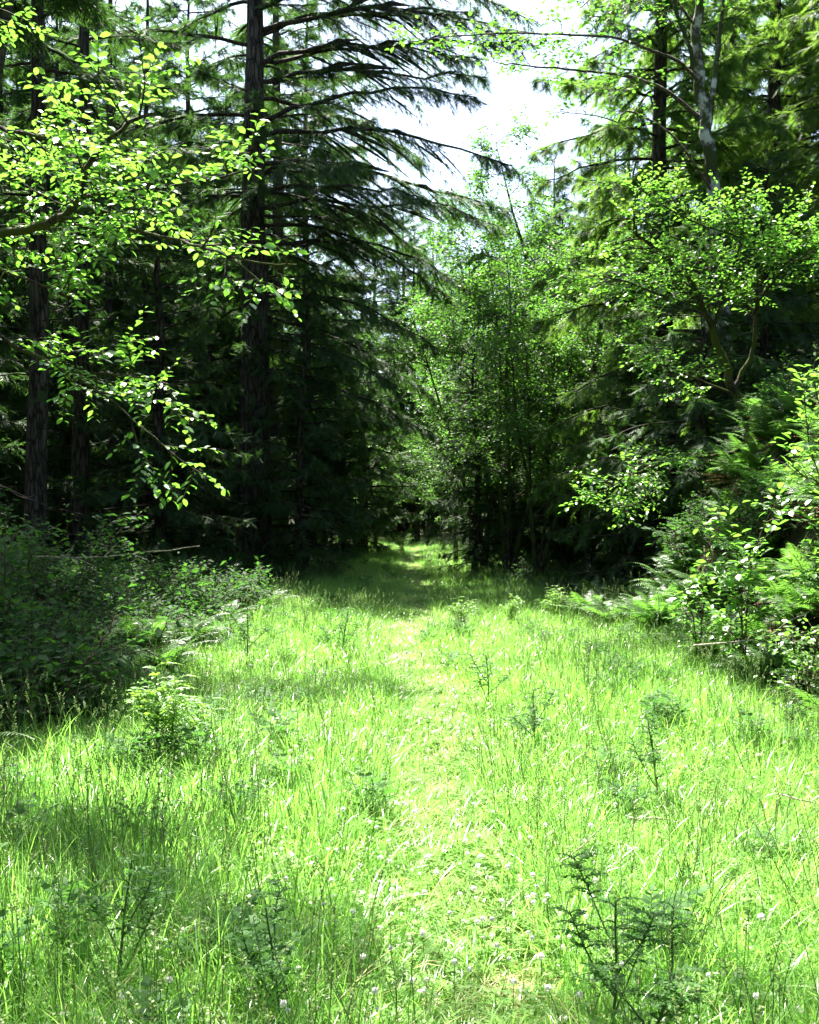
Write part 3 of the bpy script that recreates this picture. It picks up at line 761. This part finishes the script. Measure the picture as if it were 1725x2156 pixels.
def fern_geos(seed, n=20, L=.95, dead=6, lite=False):
    rng = np.random.default_rng(seed); g, b = Geo(), Geo()
    for i in range(n):
        frond(rng, g, (rng.normal(0, .03), rng.normal(0, .03), 0), i * 2.4 + rng.normal(0, .3), L * rng.uniform(.7, 1.15), rng.uniform(.75, 1.35), rng.uniform(.7, 1.1), pairs=26)
    for i in range(dead):
        frond(rng, b, (rng.normal(0, .03), rng.normal(0, .03), .03), rng.uniform(0, 6.28), L * rng.uniform(.6, .9), rng.uniform(.1, .5), rng.uniform(.4, .7), .11, 18)
    return g, b
def fern_thing(label, loc, geos, group, rz=0., scale=1.):
    t = thing('sword_fern', label, 'fern', loc, rz, group, scale)
    geos[0].build('fronds', M['fern'], t, False); geos[1].build('dead_fronds', M['fern_dead'], t, False)
    return t
G_F = "sword ferns on the right bank"; G_FL = "sword ferns on the left edge"
fA = fern_thing("sunlit yellow green fern behind the slender sapling on the right", gl(3.35, 10.2), fern_geos(91, 26, .84, 9), G_F)
fB = fern_thing("fern with brown dead fronds at the right edge of the photo", gl(3.75, 8.6), fern_geos(92, 22, .8, 13), G_F)
fC = fern_thing("pale fern in the sun at the left edge of the meadow", gl(-2.6, 11.9), fern_geos(93, 24, .8, 3), G_FL)
for src, x, y, sc, rz, lab, gp in [
    (fA, 3.15, 13.0, 1.05, 1.0, "bright low fern at the meadow's right edge where the lane turns dark", G_F),
    (fC, 2.7, 14.0, 1.05, 2.0, "smaller fern left of the bright low fern at the lane's right edge", G_F),
    (fA, 3.9, 12.2, 1.05, 2.2, "arching fern on the slope left of the sapling", G_F),
    (fB, 4.2, 11.4, 1.05, 4.2, "fern hanging over brown fronds in the middle of the bank", G_F),
    (fA, 4.5, 12.6, 1.1, 5.2, "fern high on the bank under the low pale branch", G_F),
    (fC, 4.7, 10.6, 1.1, .4, "fern high on the bank behind the shrub at the right edge", G_F),
    (fA, 4.05, 9.6, 1.0, 3.3, "fern just right of the sapling with upright lit fronds", G_F),
    (fB, 3.2, 9.0, .85, 1.4, "low fern with brown fronds at the sapling's foot", G_F),
    (fC, 3.3, 7.9, .75, 2.5, "low fern in front of the sprawling shrub at the right edge", G_F),
    (fA, 3.1, 11.4, .85, 4.4, "fern at the foot of the bank beside the low leafy shrub", G_F),
    (fC, 4.0, 14.6, 1.0, 5.0, "shaded fern at the foot of the dark slope", G_F),
    (fB, 3.5, 16.0, .95, .9, "shaded fern beyond the bright low fern, near the dark stems", G_F),
    (fC, 4.9, 14.0, 1.1, 1.9, "shaded fern on the dark slope under the mossy bent tree", G_F),
    (fA, 4.5, 8.2, 1.0, .2, "lit fern cut by the right edge of the photo", G_F),
    (fB, 5.2, 11.8, 1.1, 2.9, "fern at the foot of the mossy bent trunk", G_F),
    (fC, 3.9, 11.5, .9, 1.1, "fern in the middle of the bank covering the brown fronds of its neighbour", G_F),
    (fA, 4.5, 11.0, .95, 2.4, "fern high on the bank left of the mossy bent tree's foot", G_F),
    (fC, 4.2, 12.2, .95, 4.9, "fern on the slope right below the low pale branch", G_F),
    (fC, 3.05, 13.6, .9, 4.1, "bright fern in the clump at the meadow's right edge, second from the dark stems", G_F),
    (fA, 2.55, 14.9, .9, .7, "fern in the clump at the meadow's right edge, nearest the dark stems", G_F),
    (fC, 3.4, 8.6, .7, 5.4, "low fern between the sapling's foot and the sprawling shrub", G_F),
    (fC, 3.05, 10.6, .8, 3.6, "small fern in front of the low leafy shrub at the bank's foot", G_F),
    (fA, 3.7, 10.9, 1.0, 1.7, "fern midway up the bank behind the sapling's top", G_F),
    (fB, 3.6, 9.4, 1.0, 5.5, "fern with long brown fronds right behind the sapling's stem", G_F),
    (fC, 4.1, 10.1, 1.05, .9, "fern midway up the bank left of the shrub at the right edge", G_F),
    (fA, 3.5, 12.4, 1.0, 6.0, "fern at the foot of the slope left of the low leafy shrub", G_F),
    (fA, 4.3, 13.4, 1.1, 2.6, "shaded fern high on the slope under the low pale branch", G_F),
    (fC, 3.35, 14.8, .9, .1, "shaded fern at the lane's right edge where the grass turns dark", G_F),
    (fC, -2.3, 8.6, .8, 1.2, "small fern at the thicket's edge beside the sunlit ragwort", G_FL),
    (fA, -2.4, 10.0, .85, 2.9, "fern at the meadow's left edge in front of the pale fern", G_FL),
    (fB, -2.3, 12.9, .7, 5.1, "fern with brown fronds at the meadow's left edge", G_FL),
    (fC, -2.5, 14.2, .8, 3.1, "small fern at the left meadow edge behind the pale fern", G_FL),
    (fA, -2.75, 10.9, .85, 2.1, "drooping fern between the pale fern and the thicket", G_FL),
    (fC, -2.35, 16.8, .95, 4.0, "dark fern in the shade below the drooping young spruce", G_FL),
    (fA, -3.4, 12.9, .8, 3.9, "fern half hidden behind the pale fern on the left", G_FL)]:
    dup(src, gl(x, y), rz, lab, gp, sc)

# ------------------------------------------------------------------ meadow weeds
def lobed_leaf(rng, g, o, d, L, up=(0, 0, 1), curl=-.5):
    n = 7; d = nrm(d); up = nrm(np.asarray(up, float) - d * np.dot(up, d)); t = np.linspace(0, 1, n)
    p = o + d[None] * (L * t)[:, None] + up[None] * (curl * L * t ** 2 * .5)[:, None] + up[None] * (.15 * L * t)[:, None]
    tan = nrm(np.gradient(p, axis=0)); sd = nrm(np.cross(tan, up))
    T = np.array([[0, -.12, 0], [.15, .16, .02], [.7, .22, .05], [1, 0, -.08], [.6, -.2, .04]])
    F = np.array([[0, 4, 1], [4, 2, 1], [4, 3, 2]])
    for sg in (-1, 1):
        w = .36 * L * np.array([.35, .6, .85, 1, .95, .75, .45])
        g.inst(T, F, p, sd * sg + tan * .45 + rng.normal(0, .18, p.shape), np.tile(up, (n, 1)) + rng.normal(0, .3, p.shape), w * rng.uniform(.8, 1.1, n), rng)
    g.tube(p, np.linspace(.003, .001, n), 3, .3)
    g.inst(T, F, p[-1:], tan[-1:], up[None], .3 * L, rng)

def ragwort(seed, H=.5, stems=1, leaf=.12, n=12, forks=4, tuft=12):
    rng = np.random.default_rng(seed); st, fo = Geo(), Geo()
    for s in range(stems):
        az = rng.uniform(0, 6.28); ln = 0 if s == 0 else rng.uniform(.2, .5)
        p = curve(rng, (rng.normal(0, .015), rng.normal(0, .015), -.03), (math.cos(az) * ln, math.sin(az) * ln, 1), H * (1 if s == 0 else rng.uniform(.65, .9)), 8, .04, .05)
        st.tube(p, np.linspace(.006, .003, 8), 5)
        tops = [p]
        for k in range(forks):
            b = p[2 + k % 4]; a2 = k * 2.4 + rng.uniform(0, 1)
            q = curve(rng, b, (math.cos(a2) * 1.0, math.sin(a2) * 1.0, 1), H * rng.uniform(.4, .65), 6, .06, .08)
            st.tube(q, np.linspace(.0035, .0018, 6), 4); tops.append(q)
        for i in range(n):
            a = .05 + .8 * i / n; ii = min(int(a * 7), 6); o = p[ii] + (p[ii + 1] - p[ii]) * (a * 7 - ii)
            z = i * 2.4 + rng.normal(0, .3)
            lobed_leaf(rng, fo, o, (math.cos(z), math.sin(z), .35 + .5 * a), leaf * (.9 - .3 * a) * rng.uniform(.6, 1.15))
        for q in tops:      # dense curled leaf tufts along the tips
            m = len(q)
            for i in range(tuft):
                z = i * 2.4; f = 1 - .5 * i / tuft; ii = min(int(f * (m - 1)), m - 2); o = q[ii] + (q[ii + 1] - q[ii]) * (f * (m - 1) - ii)
                lobed_leaf(rng, fo, o, (math.cos(z), math.sin(z), .7), leaf * .5 * rng.uniform(.6, 1.25), curl=-1.3)
    return st, fo
def weed_thing(label, loc, geos, group, rz=0., scale=1., mat=None):
    t = thing('ragwort', label, 'weed', loc, rz, group, scale)
    geos[0].build('stems', M['stem'], t); geos[1].build('leaves', mat or M['weed'], t, False)
    return t
G_W = "tall leafy weeds standing in the meadow grass"
def wp(px, ytop, d, H):       # a weed d metres away whose tip shows near ytop
    x = (px - 862.5) / FPX * d
    return (x, d, float(ground_z(x, d)))
wA = weed_thing("dark many branched ragwort with curled leaves at the bottom right", wp(1305, 0, 3.05, 1), ragwort(101, .5, 2, .12, 2, 4, 16), G_W)
wB = weed_thing("ragwort with a dark leafy tip at the lower left", wp(232, 0, 3.35, 1), ragwort(102, .52, 1, .12, 5, 3, 14), G_W)
wC = weed_thing("sunlit pale ragwort against the dark thicket on the left", wp(345, 0, 6.3, 1), ragwort(103, .68, 3, .2, 18, 3, 12), G_W, mat=M['clover'])  # paler clover leaf colour stands in for sunlight on this ragwort
for src, px, d, sc, rz, lab in [
    (wB, 1395, 5.6, 1.0, 2.0, "bushy ragwort with white glints, right of the path above a short dry stick"),
    (wB, 1130, 6.6, .95, 1.0, "dark slim ragwort right of the path at mid distance"),
    (wB, 523, 10.3, 1.4, 4.0, "dark slim ragwort near the left meadow edge beside the ferns"),
    (wB, 605, 3.15, .9, 2.2, "thin dark ragwort at the bottom left of centre"),
    (wC, 970, 13.8, .72, .5, "feathery sunlit ragwort left of the other two at the meadow's far edge"),
    (wC, 1078, 14.6, .7, 1.8, "feathery sunlit ragwort in the middle of the meadow's far edge"),
    (wC, 1172, 15.0, .8, 2.8, "feathery sunlit ragwort nearest the ferns at the meadow's far edge"),
    (wC, 845, 38, 1.3, 1.1, "bright weed in the lit grass at the far end of the lane"),
    (wB, 1035, 8.2, 1.0, 3.3, "small dark ragwort right of the path beyond the slim one"),
    (wB, 715, 11.0, 1.15, 5.6, "small dark ragwort left of the path near the far edge of the sunlit grass")]:
    dup(src, wp(px, 0, d, 1), rz, lab, G_W, sc)

# dry sticks
def stick(label, pts, r, side=3, seed=0):
    rng = np.random.default_rng(seed); g = Geo(); p = smoothline(pts, 12); b = p[0].copy()
    p = p - b + rng.normal(0, r * .5, p.shape)
    g.tube(p, np.linspace(r, r * .4, 12), 6)
    for i in range(side):
        o = p[3 + 2 * i]; e = o + nrm(p[-1] - p[0] + rng.normal(0, .6, 3)) * .18
        g.tube(np.stack([o, (o + e) / 2, e]), [r * .5, r * .35, r * .2], 4)
    o = g.build('dead_branch', M['dry']); o.location = b
    o['label'] = label; o['category'] = 'stick'
stick("bare dead stick among the ferns pointing up to the right", [P(1460, 1360, 8.9), P(1600, 1345, 8.7), P(1660, 1310, 8.6), P(1700, 1290, 8.6)], .010, 2, 1)
stick("long bare twig lying level over the dark thicket on the left", [P(70, 1172, 8.2), P(180, 1174, 8.1), P(290, 1166, 8.1), P(420, 1150, 8.2)], .008, 3, 2)
stick("pale dead stalk lying in the grass right of the path", [P(1180, 1815, 4.3), P(1215, 1790, 4.3), P(1270, 1740, 4.4)], .004, 0, 3)
stick("short dry stick in the grass below the glossy leaved ragwort", [P(1325, 1724, 5.0), P(1380, 1722, 5.0), P(1430, 1730, 5.0)], .008, 0, 4)
stick("dry stalk in the grass at the right edge of the photo", [P(1640, 1672, 5.3), P(1690, 1684, 5.2), P(1760, 1700, 5.2)], .005, 0, 5)

# ------------------------------------------------------------------ stuff: scattered by one geometry-nodes tree per object
def scatter(name, label, sources, pos, rot, scl, idx):
    col = bpy.data.collections.new(name + "_kinds")
    for i, me in enumerate(sources):
        o = bpy.data.objects.new("%s_kind_%02d" % (name, i), me); col.objects.link(o)
    me = bpy.data.meshes.new(name); n = len(pos)
    me.vertices.add(n); me.vertices.foreach_set("co", np.asarray(pos, np.float32).reshape(-1))
    a = me.attributes.new("rot", 'FLOAT_VECTOR', 'POINT'); a.data.foreach_set("vector", np.asarray(rot, np.float32).reshape(-1))
    a = me.attributes.new("scl", 'FLOAT_VECTOR', 'POINT'); a.data.foreach_set("vector", np.asarray(scl, np.float32).reshape(-1))
    a = me.attributes.new("idx", 'INT', 'POINT'); a.data.foreach_set("value", np.asarray(idx, np.int32))
    ob = bpy.data.objects.new(name, me); COL.objects.link(ob)
    ob['kind'] = 'stuff'; ob['label'] = label; ob['category'] = name.replace('_', ' ')
    ng = bpy.data.node_groups.new(name + "_nodes", 'GeometryNodeTree')
    ng.interface.new_socket("Geometry", in_out='INPUT', socket_type='NodeSocketGeometry')
    ng.interface.new_socket("Geometry", in_out='OUTPUT', socket_type='NodeSocketGeometry')
    N = ng.nodes; gi = N.new("NodeGroupInput"); go = N.new("NodeGroupOutput")
    ci = N.new("GeometryNodeCollectionInfo"); ci.inputs[0].default_value = col; ci.inputs[1].default_value = True; ci.inputs[2].default_value = True
    ip = N.new("GeometryNodeInstanceOnPoints"); ip.inputs['Pick Instance'].default_value = True
    def attr(nm, ty):
        q = N.new("GeometryNodeInputNamedAttribute"); q.data_type = ty; q.inputs[0].default_value = nm; return q.outputs[0]
    L = ng.links
    L.new(gi.outputs[0], ip.inputs['Points']); L.new(ci.outputs[0], ip.inputs['Instance'])
    L.new(attr("idx", 'INT'), ip.inputs['Instance Index']); L.new(attr("rot", 'FLOAT_VECTOR'), ip.inputs['Rotation']); L.new(attr("scl", 'FLOAT_VECTOR'), ip.inputs['Scale'])
    L.new(ip.outputs[0], go.inputs[0])
    md = ob.modifiers.new("scatter", 'NODES'); md.node_group = ng
    return ob

def grass_clump(seed, n=34, h=(.18, .42), w=(.0022, .0045), rad=.12, lean=.5, seeds=0, mat='grass'):
    rng = np.random.default_rng(seed); g = Geo(); k = 6
    a = rng.uniform(0, 6.28, n); r = rad * np.sqrt(rng.random(n))
    o = np.stack([np.cos(a) * r, np.sin(a) * r, np.full(n, -.02)], -1)
    H = rng.uniform(*h, n); W = rng.uniform(*w, n); b = rng.uniform(0, 6.28, n)
    ln = np.abs(rng.normal(.16, .24, n)); cv = rng.gamma(1.6, lean * .5, n)
    t = np.linspace(0, 1, k)[None]
    ang = ln[:, None] + cv[:, None] * t ** 1.6 * 1.6
    st = H[:, None] / (k - 1)
    hx = np.cumsum(np.sin(ang) * st, 1) - np.sin(ang[:, :1]) * st; hz = np.cumsum(np.cos(ang) * st, 1) - np.cos(ang[:, :1]) * st
    c = o[:, None] + np.stack([hx * np.cos(b)[:, None], hx * np.sin(b)[:, None], hz], -1)
    tw = b + math.pi / 2 + rng.normal(0, .5, n)
    sd = np.stack([np.cos(tw), np.sin(tw), np.zeros(n)], -1)[:, None]
    ww = (W[:, None] * np.array([.8, 1, 1, .85, .55, .08])[None])[..., None]
    V = np.stack([c - sd * ww, c + sd * ww], 2)
    i = np.arange(k - 1)[:, None] * 2
    F = np.concatenate([i, i + 1, i + 3, i + 2], 1)
    FF = (np.arange(n) * 2 * k)[:, None, None] + F[None]
    g.add(V.reshape(-1, 3), FF.reshape(-1, 4), np.repeat(rng.random(n), 2 * k))
    for s in range(seeds):
        p = curve(rng, (rng.normal(0, .05), rng.normal(0, .05), 0), (rng.normal(0, .1), rng.normal(0, .1), 1), rng.uniform(.45, .68), 6, -.01, .06)
        g.tube(p, np.linspace(.0018, .001, 6), 3, rng.random(), 1)
        for j in range(14):
            f = j / 13; q = p[-1] + (p[-1] - p[-2]) * (f * .55 - .2)
            d = nrm(rng.normal(0, 1, 3) * np.array([1, 1, .4]) + (p[-1] - p[-2]) * 8)
            g.inst(LEAF_VL, LEAF_FL, q[None], d[None], rng.normal(0, 1, (1, 3)), .011, rng, 1)
    return g.mesh("grass_clump_%d" % seed, [M[mat], M['seed']])

def clover_clump(seed, n=26):
    rng = np.random.default_rng(seed); g = Geo()
    for i in range(n):
        a = rng.uniform(0, 6.28); r = .13 * math.sqrt(rng.random()); h = rng.uniform(.05, .16)
        o = np.array([math.cos(a) * r, math.sin(a) * r, h]); g.tube(np.stack([o * [1, 1, 0], o]), [.0012, .001], 3, .4)
        b = rng.uniform(0, 6.28); z = b + np.arange(3) * 2.094
        d = np.stack([np.cos(z), np.sin(z), rng.normal(.05, .2, 3)], -1)
        g.inst(np.array([[0, 0, 0], [.6, .42, .06], [.6, -.42, .06], [1, .0, 0]]), LEAF_FL, np.tile(o, (3, 1)), d, np.array([[0, 0, 1.]] * 3) + rng.normal(0, .25, (3, 3)), rng.uniform(.016, .026), rng)
    return g.mesh("clover_clump_%d" % seed, [M['clover']])

def leafy_clump(seed):      # feathery small weeds in the grass
    rng = np.random.default_rng(seed); g = Geo()
    for i in range(10):
        z = i * 2.4; lobed_leaf(rng, g, np.array([0, 0, .05 + .02 * i]), (math.cos(z), math.sin(z), .9), rng.uniform(.12, .22))
    return g.mesh("rosette_%d" % seed, [M['weed']])

rng = np.random.default_rng(7)
def meadow():
    src = [grass_clump(201, 44, (.14, .30), (.0013, .0026), lean=.9), grass_clump(202, 40, (.18, .38), (.0013, .0028), lean=1.3), grass_clump(203, 28, (.2, .44), (.0018, .0034), lean=1.6), grass_clump(204, 50, (.10, .24), (.0014, .0028), lean=1.0),
           grass_clump(205, 26, (.2, .4), (.0016, .0032), seeds=3), clover_clump(206), leafy_clump(207), grass_clump(208, 20, (.2, .4), (.0014, .003), seeds=7), grass_clump(209, 46, (.06, .2), (.0014, .003), lean=1.5, mat='grass_dry')]
    pos = []
    for (y0, y1, dens) in ((1.6, 5, 230), (5, 9, 190), (9, 14, 130), (14, 24, 80), (24, 56, 40)):
        n = int(dens * (y1 - y0) * 8.4)
        y = rng.uniform(y0, y1, n); x = rng.uniform(-4.2, 4.2, n)
        pos.append(np.stack([x, y], -1))
    q = np.concatenate(pos); x, y = q[:, 0], q[:, 1]
    xl, xr = lane_edges(y)
    e = np.minimum(x - xl, xr - x)
    keep = rng.random(len(x)) < smooth((e + .45) / .6)
    x, y, e = x[keep], y[keep], e[keep]; n = len(x)
    pc = .12 + .12 * np.sin(y * .35) + .1 * np.sin(y * .9)
    trail = np.exp(-((x - pc) / .31) ** 2)
    patch = .5 + .5 * np.sin(x * 1.3 + .5 * np.sin(y)) * np.sin(y * .8 + 1)
    hs = (1 - .55 * trail) * (.75 + .4 * patch) * rng.uniform(.75, 1.2, n) * (1 + .25 * np.exp(-np.clip(e, 0, 9) / .4)) * (.85 + .12 * smooth((4.5 - y) / 2))
    idx = rng.choice(8, n, p=[.27, .24, .13, .16, .06, .10, .008, .032])
    idx = np.where((trail > .4) & (rng.random(n) < .8), np.where(rng.random(n) < .8, np.where(rng.random(n) < .7, 8, 3), 5), idx)
    idx = np.where((trail <= .4) & (rng.random(n) < .07), 8, idx)
    s = np.stack([np.full(n, 1.) * rng.uniform(.85, 1.2, n)] * 2 + [hs], -1)
    rot = np.stack([rng.normal(0, .06, n), rng.normal(0, .06, n), rng.uniform(0, 6.28, n)], -1)
    scatter('meadow_grass', "bright green meadow grass with clover covering the lane", src, np.stack([x, y, ground_z(x, y)], -1), rot, s, idx)
    # clover flowers
    g = Geo(); r2 = np.random.default_rng(5)
    g.tube([(0, 0, -.1), (.005, 0, .06), (0, 0, .12)], .0012, 3, .2, 1)
    th = np.linspace(.15, 2.7, 7); g.tube(np.stack([0 * th, 0 * th, .124 - .008 * np.cos(th)], -1) * 1.0, .0095 * np.sin(th) * r2.uniform(.85, 1.1, 7), 8)
    d = nrm(r2.normal(0, 1, (30, 3)) + np.array([0, 0, .35]))
    g.inst(LEAF_VL * np.array([1, .9, 1]), LEAF_FL, np.array([0, 0, .125]) + d * .005, d, r2.normal(0, 1, (30, 3)), .0075, r2)
    fm = g.mesh("clover_flower", [M['flower'], M['stem']])
    n = 1700; y = 2.5 + 12 * r2.random(n) ** 1.3; x = r2.normal(.35, .95, n)
    c = np.sin(x * 2.3 + 1) * np.sin(y * 1.9) + r2.normal(0, .5, n)
    k = (c > 0) & (x > -2) & (x < 2.6); x, y = x[k], y[k]; n = len(x)
    sc = r2.uniform(.6, 1.15, n)
    scatter('clover_flowers', "small white clover flowers dotted through the grass along the path", [fm], np.stack([x, y, ground_z(x, y) + r2.uniform(-.03, .12, n)], -1),
            np.stack([r2.normal(0, .25, n), r2.normal(0, .25, n), r2.uniform(0, 6, n)], -1), np.stack([sc, sc, sc], -1), np.zeros(n))
meadow()

def undergrowth():
    st, fo = bush_geos(84, .4, 10, .07)
    def joined(seed):
        g, b = fern_geos(seed, 13, .7, 3); m = Geo()
        for src, mi in ((g, 0), (b, 1)):
            off = m.n
            m.V += src.V; m.var += src.var; m.n += src.n
            for (k, _), fl in src.F.items(): m.F.setdefault((k, mi), []).extend([f + off for f in fl])
        return m.mesh("low_fern_%d" % seed, [M['fern'], M['fern_dead']], False)
    m = Geo(); m.V = st.V + fo.V; m.var = st.var + fo.var; m.n = st.n + fo.n
    for src, mi, off in ((st, 1, 0), (fo, 0, st.n)):
        for (k, _), fl in src.F.items(): m.F.setdefault((k, mi), []).extend([f + off for f in fl])
    low = m.mesh("low_bush", [M['bush'], M['twig']])
    src = [joined(301), joined(302), low, clover_clump(303, 40), grass_clump(304, 20, (.15, .4))]
    n = 5200; x = rng.uniform(-13, 13, n); y = rng.uniform(3, 52, n)
    nb = 260; x = np.concatenate([x, rng.uniform(3.0, 6.4, nb)]); y = np.concatenate([y, rng.uniform(6.5, 16.5, nb)]); n += nb
    xl, xr = lane_edges(y); k = ((x < xl - .25) | (x > xr + .15)) & (rng.random(n) < np.where((np.abs(x) < 7) & (y < 28), 1, .45))
    x, y = x[k], y[k]; n = len(x)
    s = rng.uniform(.6, 1.15, n)
    scatter('undergrowth', "low ferns and leafy plants covering the shaded forest floor and bank", src, np.stack([x, y, ground_z(x, y)], -1),
            np.stack([rng.normal(0, .1, n), rng.normal(0, .1, n), rng.uniform(0, 6.28, n)], -1), np.stack([s] * 3, -1), np.where((x > 2.5) & (y < 20), rng.choice(5, n, p=[.34, .28, .08, .22, .08]), rng.choice(5, n, p=[.25, .2, .22, .2, .13])))
undergrowth()

def woods():
    src = []
    for sd, kw in ((401, dict(H=17, r=.17, base=3.0, Lmax=2.9, n=52)), (402, dict(H=15, r=.14, base=1.0, Lmax=2.7, n=54)), (403, dict(H=9, r=.1, base=.5, Lmax=2.2, n=46)), (404, dict(H=20, r=.17, base=9.8, Lmax=3.0, n=64))):
        tk, w, f = conifer(sd, kw['H'], kw['r'], kw['base'], kw['Lmax'], kw['n'], top_pow=.65, twig=.75, dens=.8, hang=.7, lite=True, shoot=.2, dead=8)
        m = Geo()
        for s, mi in ((tk, 0), (w, 0), (f, 1)):
            off = m.n; m.V += s.V; m.var += s.var; m.n += s.n
            for (k, _), fl in s.F.items(): m.F.setdefault((k, mi), []).extend([q + off for q in fl])
        src.append(m.mesh("wood_tree_%d" % sd, [M['bark'], M['spruce']], False))
    pts = []
    r = np.random.default_rng(9)
    tries = 0
    while len(pts) < 420 and tries < 20000:
        tries += 1
        x = r.uniform(-42, 42); y = r.uniform(-30, 85)
        if y < -4:
            if abs(x) > 30: continue
        elif y < 33:
            if abs(x) < 8.5 + .02 * y or (abs(x) < 11.5 and y < 20): continue
        elif y < 58 and -3.2 < x < 3.2: continue
        if any((x - a) ** 2 + (y - b) ** 2 < 2.6 for a, b in pts): continue
        pts.append((x, y))
    nt_ = len(pts); pts += [(-5.95, 14.0), (-7.4, 15.2), (-8.2, 12.0)]  # last three: unseen high-crowned spruces added to shade the left thicket
    q = np.array(pts); n = len(q)
    idx = r.choice(3, n, p=[.4, .35, .25])
    # keep the sky gap over the lane: only low trees straight ahead
    ah = (np.abs(q[:, 0] - .03 * q[:, 1]) < .085 * q[:, 1]) & (q[:, 1] > 33)
    idx = np.where(ah, 2, idx); idx[nt_:] = 3; s = r.uniform(.8, 1.15, n)
    scatter('background_woods', "dense dark spruce woods behind the named trees, reading as one mass, with three unseen shade trees added at left", src, np.stack([q[:, 0], q[:, 1], ground_z(q[:, 0], q[:, 1]) - .05], -1),
            np.stack([np.zeros(n), np.zeros(n), r.uniform(0, 6.28, n)], -1), np.stack([s] * 3, -1), idx)
woods()
